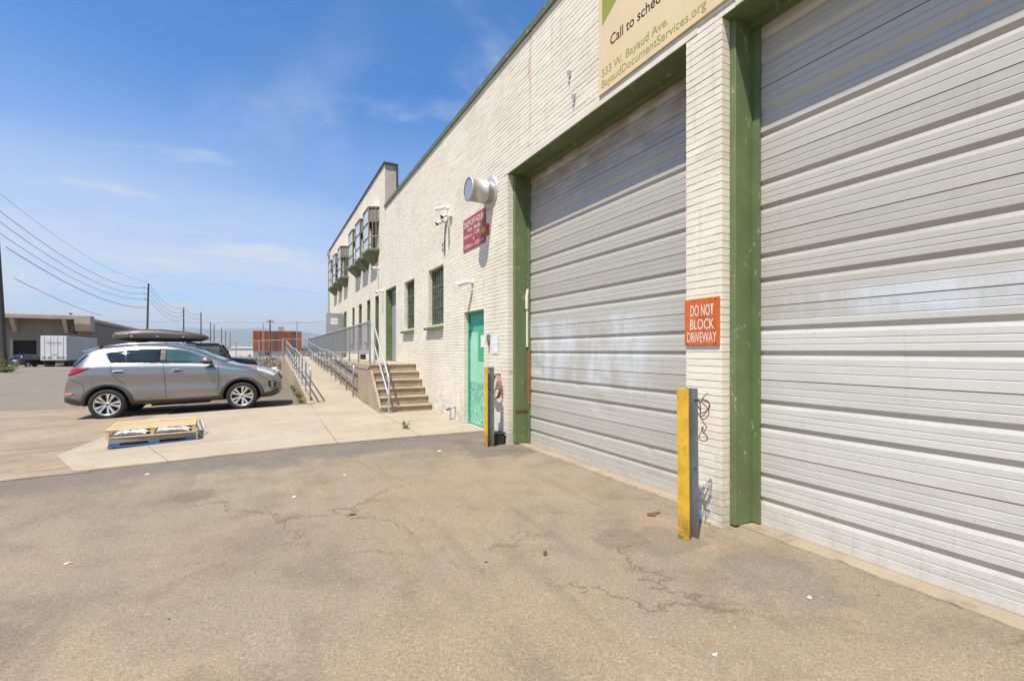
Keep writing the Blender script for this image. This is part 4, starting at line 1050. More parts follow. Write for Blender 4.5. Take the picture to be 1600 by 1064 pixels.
# silver crossover ---------------------------------------------------
TB = {'zb': [(-.82, .42), (-.6, .32), (0, .27), (2.7, .25), (3.3, .25), (3.5, .30), (3.60, .42)],
      'zt': [(-.82, .66), (-.79, .90), (-.745, 1.10), (-.67, 1.25), (-.54, 1.46), (-.42, 1.625), (-.25, 1.69), (.1, 1.725), (.6, 1.75), (1.0, 1.745), (1.4, 1.69), (1.7, 1.58), (2.05, 1.395), (2.42, 1.19), (2.55, 1.15), (2.85, 1.105), (3.15, 1.04), (3.36, .955), (3.50, .85), (3.57, .74), (3.60, .62)],
      'zB': [(-.82, .58), (-.72, 1.06), (-.5, 1.24), (-.1, 1.255), (.1, 1.25), (1.1, 1.225), (2.1, 1.165), (2.5, 1.085), (2.85, 1.03), (3.15, .95), (3.36, .86), (3.5, .76), (3.6, .54)],
      'w': [(-.82, .70), (-.76, .79), (-.6, .865), (-.3, .905), (.2, .925), (2.2, .925), (2.7, .92), (3.1, .885), (3.36, .80), (3.5, .71), (3.57, .62), (3.60, .52)]}
ST = [-.82, -.80, -.76, -.70, -.62, -.52, -.42, -.30, -.15, .05, .3, .6, .9, 1.2, 1.45, 1.7, 1.95, 2.2, 2.38, 2.5, 2.65, 2.85, 3.05, 3.2, 3.33, 3.43, 3.51, 3.57, 3.60]
ax = Vector((2.69, -.17, 0)).normalized(); nrm = Vector((-ax.y, ax.x, 0)); org = Vector((-6.87, 13.65, 0)) + nrm * .905
car = thing('parked_car', 'silver grey crossover parked nose to the ramp with bare roof rails', 'car', (org.x, org.y, -.03), math.atan2(ax.y, ax.x), ry=R(-1.9))
B = Body(TB, ST, .625)
rr_ = .352; WB = 2.69
cw = [(0, .35, .415, -1.2, -.62), (WB, .35, .415, -1.2, -.62), (0, .35, .415, .62, 1.2), (WB, .35, .415, .62, 1.2)]
wn_r = [(-.03, 1.525), (.0, 1.43), (.09, 1.30), (.5, 1.285), (1.0, 1.27), (1.0, 1.585), (.7, 1.592), (.35, 1.575), (.12, 1.55)]
wn_f = [(1.12, 1.58), (1.14, 1.265), (1.6, 1.245), (2.10, 1.215), (2.02, 1.28), (1.80, 1.405), (1.55, 1.515), (1.35, 1.56)]
def arc(cx_, cz, r, a0, a1, n=14): return [(cx_ + r * math.cos(R(lerp(a0, a1, i / n))), cz + r * math.sin(R(lerp(a0, a1, i / n)))) for i in range(n + 1)]
for sd in (-1, 1):
    pa = B.patch('pillar_trim', [(.98, 1.262), (1.14, 1.255), (1.13, 1.59), (.99, 1.595)], M['dark'], car, sd, .002)
    wr_ = B.patch('side_window', wn_r, M['carglass'], car, sd, .006)
    B.strip([(.36, 1.30), (.33, 1.57)], .022, sd, .008).build('window_divider', M['dark'], wr_)
    wf_ = B.patch('side_window', wn_f, M['tealglass'], car, sd, .006)
    mbs = B.strip([(-.035, 1.535), (-.03, 1.49), (.03, 1.37), (.085, 1.283), (.5, 1.268), (1.0, 1.253), (1.6, 1.228), (2.13, 1.198)], .022, sd, .009)
    B.strip([(-.035, 1.535), (.12, 1.56), (.35, 1.587), (.7, 1.604), (1.1, 1.595), (1.35, 1.573), (1.55, 1.528), (1.80, 1.417), (2.13, 1.2)], .014, sd, .008, mbs); mbs.build('chrome_trim', M['chrome'], car)
    mbs = B.strip([(.08, 1.27), (.10, 1.10), (.17, .95), (.33, .80)], .009, sd, .0025); B.strip([(1.07, 1.25), (1.10, .95), (1.12, .40)], .009, sd, .0025, mbs); B.strip([(2.2, 1.17), (2.21, .9), (2.17, .42)], .009, sd, .0025, mbs); B.strip([(-.70, 1.0), (-.42, .83), (-.38, .55)], .009, sd, .0025, mbs); B.strip([(.50, .425), (1.12, .40), (2.17, .40)], .008, sd, .0025, mbs)
    mbs.build('panel_gap', M['black'], car)
    for hx, hz in ((.13, 1.105), (1.27, 1.085)):
        p, nn = B.hit((hx + .1, sd * 3, hz), (0, -sd, 0)); mb = MB()
        mb.cbox(hx, hx + .21, p.y - .004 + (.022 if sd > 0 else -.038), p.y + .004 + (.038 if sd > 0 else -.022), hz - .012, hz + .018, .008); mb.box(hx + .01, hx + .03, min(p.y, p.y + sd * .03), max(p.y, p.y + sd * .03), hz - .006, hz + .012); mb.box(hx + .18, hx + .2, min(p.y, p.y + sd * .03), max(p.y, p.y + sd * .03), hz - .006, hz + .012)
        mb.build('door_handle', M['chrome'], car)
        B.patch('handle_recess', [(hx + .03, hz - .045), (hx + .17, hz - .045), (hx + .19, hz), (hx + .17, hz + .03), (hx + .03, hz + .03), (hx + .01, hz)], M['dark'], car, sd, .0015, 1)
    for cx_, a0, a1 in ((0, -4, 182), (WB, -4, 188)):
        B.patch('arch_cladding', arc(cx_, .35, .417, a0, a1) + arc(cx_, .35, .50, a1, a0), M['clad'], car, sd, .012, 1)
    B.patch('sill_cladding', [(.42, .30), (.44, .42), (1.2, .405), (2.2, .395), (2.27, .30), (1.2, .30)], M['clad'], car, sd, .008)
    B.patch('rear_cladding', [(-.80, .46), (-.79, .57), (-.60, .56), (-.46, .48), (-.42, .36), (-.62, .35)], M['clad'], car, sd, .009)
    B.patch('front_cladding', [(3.13, .30), (3.13, .40), (3.3, .43), (3.50, .50), (3.52, .40), (3.4, .33)], M['clad'], car, sd, .007)
    B.patch('tail_lamp', [(-.735, 1.03), (-.715, 1.16), (-.62, 1.20), (-.29, 1.20), (-.42, 1.13), (-.60, 1.055)], M['tail'], car, sd, .010)
    B.patch('rear_quarter_glass', [(-.66, 1.235), (-.49, 1.42), (-.40, 1.50), (-.36, 1.50), (-.58, 1.245)], M['carglass'], car, sd, .006, 1)
    B.patch('reflector', [(-.80, .60), (-.80, .65), (-.60, .64), (-.61, .595)], plain('bumper_reflector', (.55, .18, .14), .25), car, sd, .010, 2)
    B.patch('headlamp', [(3.02, 1.045), (3.2, 1.0), (3.36, .925), (3.47, .84), (3.42, .80), (3.25, .89), (3.05, .975)], M['lens'], car, sd, .006)
    B.patch('indicator', [(2.80, 1.065), (3.0, 1.04), (3.03, .985), (2.93, 1.02)], M['amber'], car, sd, .007)
    fo = B.patch('fog_recess', [(3.28, .70), (3.42, .69), (3.47, .62), (3.46, .53), (3.40, .48), (3.33, .50), (3.28, .60)], M['black'], car, sd, .006)
    for zz in (.655, .595, .535):
        p, nn = B.hit((3.37, sd * 3, zz), (0, -sd, 0)); mb = MB(); mb.box(3.33, 3.415, min(p.y + sd * .006, p.y + sd * .016), max(p.y + sd * .006, p.y + sd * .016), zz - .009, zz + .009); mb.build('lamp_bar', M['lens'], fo)
    # mirror
    mi = MB(); q = Matrix.Translation((1.98, sd * 1.02, 1.285)) @ Matrix.Diagonal((.125, .115, .082, 1))
    mi.lathe([(math.sin(R(a)), -math.cos(R(a))) for a in range(0, 181, 15)], 20, q); mo = mi.build('mirror', M['silver'], car, smooth=True)
    mi = MB(); mi.lathe([(math.sin(R(a)) * 1.03, -math.cos(R(a)) * 1.03) for a in range(0, 76, 15)], 20, q); mi.prism([(2.0, 1.205), (2.10, 1.20), (2.06, 1.25), (2.0, 1.25)], 1, sd * .84 - .02, sd * .95 + .02); mi.build('mirror_foot', M['dark'], mo)
    # roof rail
    rl = MB(); rl.tube([(-.12, sd * .56, 1.67), (-.02, sd * .575, 1.70), (.3, sd * .58, 1.735), (.8, sd * .58, 1.748), (1.2, sd * .575, 1.735), (1.42, sd * .565, 1.695), (1.5, sd * .56, 1.665)], .016, 8)
    for x_, z_ in ((.45, 1.70), (1.05, 1.71)): rl.box(x_, x_ + .08, sd * .58 - .012, sd * .58 + .012, z_ - .04, z_ + .04)
    rl.build('roof_rail', M['silver'], car)
    for wx in (0, WB): wheel(car, wx, sd * .80, .35, rr_, sd)
B.patch('windscreen', [(-.66, 1.225), (-.3, 1.235), (.3, 1.235), (.66, 1.225), (.54, 1.615), (.2, 1.64), (-.2, 1.64), (-.54, 1.615)], M['tealglass'], car, 1, .005, 4, 'front')
B.patch('rear_window', [(-.64, 1.20), (.64, 1.20), (.52, 1.54), (-.52, 1.54)], M['carglass'], car, 1, .005, 3, 'rear')
B.patch('grille', [(-.42, .70), (.42, .70), (.46, .80), (.3, .86), (-.3, .86), (-.46, .80)], M['black'], car, 1, .006, 2, 'front')
mb = MB()    # spoiler
mb.add([(-.54, -.54, 1.60), (-.54, .54, 1.60), (-.16, .60, 1.70), (-.16, -.60, 1.70), (-.54, -.54, 1.572), (-.54, .54, 1.572), (-.2, .60, 1.63), (-.2, -.60, 1.63), (-.36, -.64, 1.57), (-.36, .64, 1.57)],
       [(0, 3, 2, 1), (4, 5, 6, 7), (0, 1, 5, 4), (0, 4, 8), (0, 8, 3), (3, 8, 7), (1, 9, 5), (1, 2, 9), (2, 6, 9), (4, 7, 8), (5, 9, 6)]); mb.build('spoiler', M['silver'], car)
mb = MB(); mb.box(.7, 1.9, -.4, .4, .2, .268); mb.build('underbody', M['black'], car)
B.obj.data.materials.append(M['silver']); B.cut([], cw, M['black']); B.obj.parent = car
B.obj.name = 'body'
for p in B.obj.data.polygons: p.use_smooth = True
# cargo box on the cross bars
cbx = thing('cargo_box', 'long brown-black cargo box on the roof of the dark off-road car', 'cargo box', (-7.626, 17.62, -.246)); cbx.scale = (1.227, 1, 1.17)
def shell(mb, tab, low):
    vs = []; n = 18; xs = [lerp(-.06, 1.92, sm(i / 26)) for i in range(27)]
    for x in xs:
        f = (x + .06) / 1.98; w = .43 * min(1, (1 - abs(2 * f - 1) ** 5) ** .5 + .02); top = curve(tab, f); base = 1.875 - .02 * abs(2 * f - 1) ** 3
        for k in range(n + 1):
            a = math.pi * k / n; c, s_ = math.cos(a), math.sin(a); e = lambda q, p: math.copysign(abs(q) ** p, q)
            vs.append((x, w * e(c, .45), base + (top - base) * e(s_, .7)))
    mb.add(vs, [(i * (n + 1) + k, (i + 1) * (n + 1) + k, (i + 1) * (n + 1) + k + 1, i * (n + 1) + k + 1) for i in range(26) for k in range(n)], 0, True); return mb
lid = shell(MB(), [(0, 1.88), (.02, 1.98), (.08, 2.045), (.3, 2.105), (.5, 2.11), (.75, 2.06), (.92, 2.0), (.98, 1.95), (1, 1.90)], 0).build('lid', M['cargobox'], cbx)
shell(MB(), [(0, 1.87), (.05, 1.83), (.12, 1.80), (.3, 1.783), (.7, 1.783), (.9, 1.80), (.96, 1.84), (1, 1.87)], 0).build('base', M['dark'], cbx)
text('lettering', 'YAKIMA', M['signwhite'], frame_matrix((.06, -.446, 1.955), (1, 0, 0), (0, 0, 1)), .042, .25, lid, .003, bold=.03)
text('lettering', 'SKYBOX', plain('faded_print', (.45, .33, .29), .6), frame_matrix((.33, -.446, 1.958), (1, 0, 0), (0, 0, 1)), .028, .22, lid, .003)
for x_ in (.36, .86, 1.38): mb = MB(); mb.cbox(x_, x_ + .05, -.452, -.425, 1.89, 1.925, .006); mb.build('latch', M['chrome'], cbx)

# dark boxy off-roader behind it ---------------------------------------
JY = 17.62
jeep = thing('parked_car', 'near black boxy off-road car under a cargo box, beyond the silver car', 'car', (-6.75, JY, g(-5.5, JY) - .01), 0)
JX = -6.75
mb = MB()   # local x forward: nose at 2.85, near side at y -.80
mb.prism([(-.75, .50), (-.75, 1.27), (1.85, 1.33), (2.1, 1.34), (2.72, 1.29), (2.84, 1.20), (2.86, .62), (2.6, .5)], 1, -.74, .74)
bd = mb.build('body', M['navy'], jeep)
bmj = bmesh.new(); bmj.from_mesh(bd.data); bmesh.ops.bevel(bmj, geom=bmj.edges[:], offset=.05, segments=3, affect='EDGES'); bmj.to_mesh(bd.data); bmj.free()
mb = MB(); mb.cbox(-.72, 1.80, -.70, .70, 1.70, 1.79, .03); mb.build('roof', M['navy'], jeep)
for x_ in (-.25, .95):
    mb = MB(); mb.cbox(x_, x_ + .07, -.66, .66, 1.80, 1.835, .008)
    for sd in (-1, 1): mb.cbox(x_ - .02, x_ + .09, sd * .6 - .03, sd * .6 + .03, 1.775, 1.825, .008)
    mb.build('cross_bar', M['dark'], jeep)
for sd in (-1, 1):
    mb = MB(); mb.add([(1.98, sd * .70, 1.31), (2.06, sd * .70, 1.31), (1.83, sd * .68, 1.75), (1.75, sd * .68, 1.75), (1.98, sd * .64, 1.31), (2.06, sd * .64, 1.31), (1.83, sd * .62, 1.75), (1.75, sd * .62, 1.75)], [(0, 1, 2, 3), (4, 7, 6, 5), (1, 5, 6, 2), (0, 3, 7, 4)])
    mb.build('windscreen_pillar', M['navy'], jeep)
    for x_ in (-.70, .1, .95): mb = MB(); mb.box(x_, x_ + .07, sd * .695 - .02, sd * .695 + .02, 1.27, 1.71); mb.build('pillar', M['navy'], jeep)
mb = MB(); mb.add([(2.0, -.66, 1.32), (2.0, .66, 1.32), (1.79, .64, 1.72), (1.79, -.64, 1.72)], [(0, 1, 2, 3)]); mb.build('windscreen', m_glass('clear_screen', (.5, .55, .53), .75, .02), jeep)
for x0_, x1_ in ((-.63, .1), (.17, .95), (1.02, 1.80)):
    for sd in (-1, 1):
        mb = MB(); mb.box(x0_, x1_, sd * .69 - .006, sd * .69 + .006, 1.30, 1.70); mb.build('side_window', M['carglass'] if x0_ < .9 else m_glass('clear_side', (.45, .52, .50), .7, .02), jeep)
for sd in (-1, 1): mb = MB(); mb.cbox(1.35, 1.5, sd * .38 - .2, sd * .38 + .2, .9, 1.42, .03); mb.cbox(1.38, 1.45, sd * .38 - .12, sd * .38 + .12, 1.40, 1.60, .02); mb.build('seat', M['dark'], jeep)
for sd in (-1, 1):
    mb = MB(); mb.cbox(1.85, 2.86, sd * .82 - .10, sd * .82 + .10, .84, .90, .02); mb.build('fender', M['black'], jeep); mb = MB(); mb.cbox(-.55, .55, sd * .82 - .10, sd * .82 + .10, .84, .90, .02); mb.build('fender', M['black'], jeep)
    for wx in (0, 2.38): wheel(jeep, wx, sd * .80, .38, .385, sd, 8, .24, .22)
    mb = MB(); mb.cbox(1.82, 1.96, sd * .92 - .08, sd * .92 + .08, 1.34, 1.5, .03); mb.build('mirror', M['black'], jeep)
    mb = MB(); mb.lathe([(0, .02), (.09, .012), (.1, 0)], 18, Matrix.Translation((2.86, sd * .5, 1.02)) @ Matrix.Rotation(R(90), 4, 'Y')); mb.build('headlamp', M['lens'], jeep)
mb = MB(); mb.cbox(2.88, 3.02, -.78, .78, .52, .66, .02); mb.build('bumper', M['black'], jeep)

# ------------------------------------------------------------------ beyond: warehouse, trailer, cars
RT = Vector((CC, -SS, 0)); FW = Vector((SS, CC, 0))
def cam2w(r, t, z): return Vector((-D, 0, 0)) + RT * r + FW * t + Vector((0, 0, z))
pd = Vector((.856, .518)); dd = Vector((-.518, .856))
ang = math.atan2((RT * pd.x + FW * pd.y).y, (RT * pd.x + FW * pd.y).x)
tC = 78.; rC = (143 - 800) / F * tC
wh = thing('warehouse', 'low taupe warehouse with a wide overhanging fascia across the lot', 'building', tuple(cam2w(rC, tC, -.72)), ang)
def wx(px):
    u = (px - 800) / F; return -(rC - u * tC) / (.856 - .518 * u)
hT = 7.55
dx0, dx1 = wx(20), wx(57)
mb = MB()
for a, b, c, d in ((-80, dx0, 0, hT), (dx1, 0, 0, hT), (dx0, dx1, 4.0, hT)):
    mb.box(a, b, 0, .4, c, d)
mb.box(-.4, 0, .4, 45, 0, hT - .3); mb.box(-80, 0, .5, 45, hT - .6, hT - .4)
mb.build('wall', M['whouse'], wh)
mb = MB(); mb.cbox(-80, .3, -2.2, .5, hT - .05, hT + .62, .05); mb.prism([(-2.2, hT - .75), (-2.2, hT - .02), (.5, hT - .02), (.5, hT - 2.0), (-1.4, hT - 2.0)], 0, -1.7, .31); mb.cbox(-.35, .25, .5, 45, hT - .32, hT + .25, .05); mb.build('fascia', M['whfascia'], wh)
for px_ in (-60, 25, 105):
    mb = MB(); x_ = wx(px_); mb.prism([(-2.0, hT - .06), (-.002, hT - .06), (-.002, hT - 2.3), (-.5, hT - 2.2)], 0, x_ - .25, x_ + .25); mb.build('bracket', M['whfascia'], wh)
mb = MB(); mb.box(dx0 - 1.5, dx1 + 1.5, .5, .6, -.2, 4.6); dr = mb.build('dock_opening', M['void'], wh)
mb = MB(); mb.box(dx0 - .35, dx0 - .002, -.05, .3, 0, 4.2); mb.build('dock_post', M['whfascia'], wh)
mb = MB(); x_ = wx(146 - 0) - .0; mb.cbox(wx(118) - .3, wx(118) + .3, -.12, .1, 5.2, 5.7, .03); mb.build('wall_lamp', M['black'], wh)
mb = MB(); x_ = wx(109); mb.tube([(x_, .5, hT + .5), (x_, .5, hT + 1.0)], .05); mb.box(x_ - .2, x_ + .2, .35, .65, hT + .95, hT + 1.15); mb.build('roof_vent', M['dark'], wh)

t0 = 62.; r0 = (104 - 800) / F * t0
tr_ = thing('semi_trailer', 'white box trailer parked with its rear doors facing the lot', 'trailer', tuple(cam2w(r0, t0, -.62)), ang)
mb = MB(); mb.cbox(-2.55, 0, .0, 16, .92, 4.22, .03); mb.build('box', M['trailer'], tr_)
mb = MB(); mb.box(.002, .02, .05, 15.95, 1.0, 4.15)
for k in range(26): mb.box(.02, .034, .3 + .6 * k, .34 + .6 * k, 1.0, 4.15)
mb.build('side_panel', M['trailerside'], tr_)
mb = MB(); mb.box(-1.285, -1.265, -.02, -.002, .95, 4.15); mb.box(-2.5, -.05, -.02, -.002, .93, 1.12)
mb.box(-1.55, -1.0, -.028, -.021, 1.65, 1.85)
for x_ in (-2.2, -1.6, -.9, -.35): mb.tube([(x_, -.03, 1.1), (x_, -.03, 4.1)], .02, 6)
rdoor = mb.build('rear_door', M['whitebase'], tr_)
mb = MB()
for k, (a, b) in enumerate(((-2.38, -2.02), (-1.85, -1.42), (-1.0, -.62), (-.55, -.15))):
    for j in range(3): mb.box(a, b if j != 1 else b - .12, -.036, -.0285, 1.16 + .10 * j, 1.22 + .10 * j)
mb.build('warning_placards', M['steelgrey'], rdoor)
text('lettering', 'Genova', M['blueink'], frame_matrix((-1.98, -.04, 3.15), (1, 0, 0), (0, 0, 1)), .34, 1.45, rdoor, .0, shear=.2)
mb = MB(); mb.box(-2.45, -.1, .3, 16, .72, .919); mb.box(-2.3, -.25, .05, .12, .25, .35)
for x_ in (-2.25, -.3): mb.box(x_, x_ + .08, .05, .12, .3, .92)
mb.build('chassis', M['dark'], tr_)
for yy in (1.6, 2.9):
    for x_, sd in ((-2.2, -1), (-.32, 1)):
        mb = MB(); mb.lathe([(.3, -.25), (.5, -.25), (.52, -.1), (.52, .1), (.5, .25), (.3, .25), (0, .2)], 24, Matrix.Translation((x_, yy, .5)) @ Matrix.Rotation(R(90 * sd), 4, 'Y')); mb.build('wheel', M['tyre'], tr_)
for x_ in (-2.0, -.6): mb = MB(); mb.box(x_, x_ + .14, 11.5, 11.64, 0, .8); mb.build('landing_leg', M['steelgrey'], tr_)

def far_car(name, label, mat, loc, rz, kind):
    """simple distant car with its own body, glass, wheels and lamps"""
    t = thing(name, label, 'car', loc, rz)
    b = Body(TB, ST[::2] + [ST[-1]] if ST[-1] not in ST[::2] else ST[::2], .625); b.obj.data.materials.append(mat); b.obj.parent = t; b.obj.name = 'body'
    for p in b.obj.data.polygons: p.use_smooth = True
    for sd in (-1, 1):
        b.patch('side_window', wn_r, M['carglass'], t, sd, .006, 1); b.patch('side_window', wn_f, M['carglass'], t, sd, .006, 1)
        b.patch('tail_lamp', [(-.765, 1.05), (-.735, 1.17), (-.62, 1.205), (-.30, 1.195), (-.60, 1.075)], M['tail'], t, sd, .010, 1)
        b.patch('headlamp', [(3.02, 1.045), (3.36, .925), (3.47, .84), (3.25, .89), (3.05, .975)], M['lens'], t, sd, .006, 1)
        for x_ in (0, WB):
            mb = MB(); Mx = Matrix.Translation((x_, sd * .84, .35)) @ Matrix.Rotation(R(90 if sd < 0 else -90), 4, 'X')
            mb.lathe([(.24, -.1), (.34, -.1), (.352, 0), (.34, .1), (.25, .1)], 24, Mx); w = mb.build('wheel', M['tyre'], t)
            mb = MB(); mb.lathe([(.0, .09), (.23, .085), (.25, .08)], 20, Mx); mb.build('rim', M['alloy'], w)
    b.patch('windscreen', [(-.66, 1.225), (.66, 1.225), (.54, 1.615), (-.54, 1.615)], M['carglass'], t, 1, .005, 2, 'front')
    b.patch('rear_window', [(-.64, 1.20), (.64, 1.20), (.52, 1.54), (-.52, 1.54)], M['carglass'], t, 1, .005, 2, 'rear')
    mb = MB(); mb.box(-.815, -.80, -.26, .26, .84, .98); mb.build('number_plate', M['paper'], t)
    return t
p = cam2w((33 - 800) / F * 60, 60, -.60)
far_car('parked_car', 'black car parked before the dark dock opening of the warehouse', M['navy'], tuple(p), ang + R(62), 0)
p = cam2w((499 - 800) / F * 62, 62, -.2); p.z = g(p.x, p.y)
far_car('parked_car', 'white car glimpsed far behind the ramp railings', M['whitecar'], tuple(p), ang + R(20), 0)

# rust-clad building
ob = thing('rust_clad_building', 'far building clad in rust-orange corrugated steel over a white base', 'building', tuple(cam2w((434 - 800) / F * 120, 120, -.8)), math.atan2(-SS, CC) + R(27)); ob.scale = (.86, 1, 1)
mb = MB(); mb.box(-6.4, 6.4, 0, 14, 0, 2.35); mb.build('base', M['whitebase'], ob)
mb = MB(); n = 64; out = []
for k in range(n): out += [(-6.6 + 13.2 * k / n, -.3 - (.0 if k % 2 else .12)), (-6.6 + 13.2 * (k + 1) / n, -.3 - (.0 if k % 2 else .12))]
out += [(6.6, 14), (-6.6, 14)]
mb.prism(out, 2, 2.353, 7.6); mb.build('cladding', M['rustclad'], ob)
mb = MB(); mb.box(.15, 1.7, .4, 4, 7.602, 8.75); mb.build('roof_box', plain('grey_roof_box', (.30, .28, .26), .7), ob)
for a, b in ((-5.2, -4.6), (-4.3, -3.8), (-3.5, -3.0), (-2.8, -2.2), (3.8, 4.8)):
    mb = MB(); mb.box(a, b, -.012, -.001, 1.0, 2.1); mb.build('window', M['void'], ob)
for a, b in ((-1.3, -.1), (4.2, 5.2)):
    mb = MB(); mb.box(a, b, -.47, -.425, 2.5, 7.5); mb.build('panel', plain('brown_steel_panel', (.085, .05, .04), .7, 0, .3, 2), ob)

# poles and wires
def utility_pole(label, base, top, r0_, r1_, arms):
    t = thing('utility_pole', label, 'utility pole', tuple(base), group='utility poles along the road'); inv = Matrix.Translation(-Vector(base))
    mb = MB(); n = 10; mb.tube([Vector(base).lerp(Vector(top), i / n) for i in range(n + 1)], [lerp(r0_, r1_, i / n) for i in range(n + 1)], 12); mb.build('shaft', M['pole'], t).matrix_parent_inverse = inv
    mb = MB()
    for a in arms:
        a = Vector(a); d_ = -RT * .9; mb.tube([a, a + d_], .06, 6); mb.lathe([(.0, .3), (.07, .25), (.05, .12), (.08, .05), (.05, 0)], 8, Matrix.Translation(a + d_))
    if arms: mb.build('insulator', M['steelgrey'], t).matrix_parent_inverse = inv
    return t
def ground_at(p): q = Vector(p); q.z = g(q.x, q.y) - .05; return q
b1_ = ground_at(T(6, 580, 40)); 
utility_pole('thick dark leaning utility pole rising from weeds at the left edge', b1_, T(-12, 280, 40), .30, .21, [T(-3, y, 40) for y in (330, 346, 364)])
PL = [(232, 443, 90, 'tall dark utility pole standing behind the warehouse corner'), (287, 481, 141, 'utility pole rising over the middle of the cargo box'), (314, 488, 158, 'thin utility pole at the front end of the cargo box'), (329, 504, 214, 'left one of two close far utility poles'), (334.5, 507, 228, 'right one of two close far utility poles'),
      (346, 512, 261, 'small far utility pole, third from the far end of the row'), (352.5, 518, 312, 'tiny far utility pole, second from the far end of the row'), (359.5, 520, 350, 'tiniest utility pole at the far end of the row'), (422, 500, 110, 'utility pole with a crossarm above the rust-orange building')]
for x, y, t, lab in PL:
    tp = T(x, y, t); bs = T(x - (.8 if t == 90 else 0) * 4, 560, t); bs.z = -.8
    utility_pole(lab, bs, tp, .17 + .0003 * t, .12 + .0003 * t, [T(x, y + dy, t) for dy in ((7, 16, 25) if t == 90 else (5, 12))] if t < 150 and x < 400 else [])
mb = MB(); a = T(417, 502.5, 110); b = T(428, 502.5, 110); mb.tube([a, b], .12, 6); 
xa = mb.build('crossarm', M['pole'], [o for o in bpy.data.objects if o.get('label', '').startswith('utility pole with a crossarm')][0]); xa.matrix_parent_inverse = Matrix.Translation(-xa.parent.location)
def wire(label, a, b, sag, r=.022, group='overhead wires'):
    a, b = Vector(a), Vector(b); n = 26; mb = MB(); mb.tube([a.lerp(b, i / n) - Vector((0, 0, sag * 4 * (i / n) * (1 - i / n))) for i in range(n + 1)], [lerp(r, r * 1.35, i / n) for i in range(n + 1)], 5)
    o = mb.build('overhead_wire', M['wire'], None); tag(o, label, 'wire', group); return o
for (ya, yb, sag, lab, r) in ((300, 441, 1.5, 'thinnest top wire running from the leaning pole to the next pole', .014), (327, 450, 1.9, 'second wire from the top running off the leaning pole', .024), (344, 459, 1.9, 'third wire from the top running off the leaning pole', .024), (362, 467, 1.8, 'fourth wire from the top running off the leaning pole', .022), (386, 480.5, 1.5, 'heavy lowest wire with clamps running between the two nearest poles', .032)):
    wire(lab, T(-4 if ya < 380 else 9, ya, 40), T(230, yb, 90), sag, r)
for (ya, yb, lab) in ((443, 480, 'top wire running on from the pole by the warehouse'), (450, 487, 'second wire running on from the pole by the warehouse'), (459, 492, 'third wire running on from the pole by the warehouse'), (467, 497, 'lowest wire running on from the pole by the warehouse')):
    wire(lab, T(232, ya, 90), T(287, yb, 141), 2.2, .026)
for (ya, yb, lab) in ((483, 490, 'upper far wire above the front end of the cargo box'), (490, 497, 'lower far wire above the front end of the cargo box')): wire(lab, T(287, ya, 141), T(314, yb, 158), 1.0, .03)
wire('service wire sloping from the leaning pole to the warehouse roof', T(22, 435, 40.5), T(158, 493, 80), .3, .025)
mb_w = wire('long thin power line high above the rust-orange building', T(60, 500, 110), T(900, 497, 130), 1.0, .02)

# chain-link fences beyond the cars
def fence(name, label, P0, P1, h, n, rails, zoff=0):
    P0, P1 = Vector(P0), Vector(P1); t = thing(name, label, 'fence', tuple(P0)); inv = Matrix.Translation(-P0); L = (P1 - P0).length; d = (P1 - P0).normalized(); up = Vector((0, 0, 1))
    for k in range(n + 1):
        q = P0.lerp(P1, k / n); mb = MB(); mb.tube([q - up * .3, q + up * h], .032, 8); mb.build('post', M['galv'], t).matrix_parent_inverse = inv
    mb = MB()
    for z in rails: mb.tube([P0 + up * z, P1 + up * z], .025, 6)
    mb.build('rail', M['galv'], t).matrix_parent_inverse = inv
    mb = MB(); x = 0.; hh = max(rails) - .05; s_ = .16
    nrm_ = d.cross(up)
    while x < L:
        for sg in (1, -1):
            a = P0 + d * x + up * .05; e = P0 + d * (x + sg * hh) + up * hh
            k0 = (e - P0).dot(d)
            if k0 < 0: f = x / hh; e = a + (e - a) * f
            elif k0 > L: f = (L - x) / hh; e = a + (e - a) * f
            w = nrm_ * .0; u_ = Vector((0, 0, .003))
            mb.add([a - u_, a + u_, e + u_, e - u_], [(0, 1, 2, 3)])
        x += s_
    mb.build('mesh', M['galv'], t).matrix_parent_inverse = inv; return t
a, b = T(300, 533, 33.5), T(443, 531, 31); zt_ = 2.28
fence('chain_link_fence', 'low chain link fence with a pale top rail beyond the parked cars', (a.x, a.y, g(a.x, a.y)), (b.x, b.y, g(b.x, b.y)), 2.42, 4, (2.4, .12))
a, b = T(411, 503, 34), T(517, 504, 34); 
fence('chain_link_fence', 'tall wire fence with a thin top line before the rust-orange building', (a.x, a.y, g(a.x, a.y)), (b.x, b.y, g(b.x, b.y)), 3.78, 2, (3.76,))

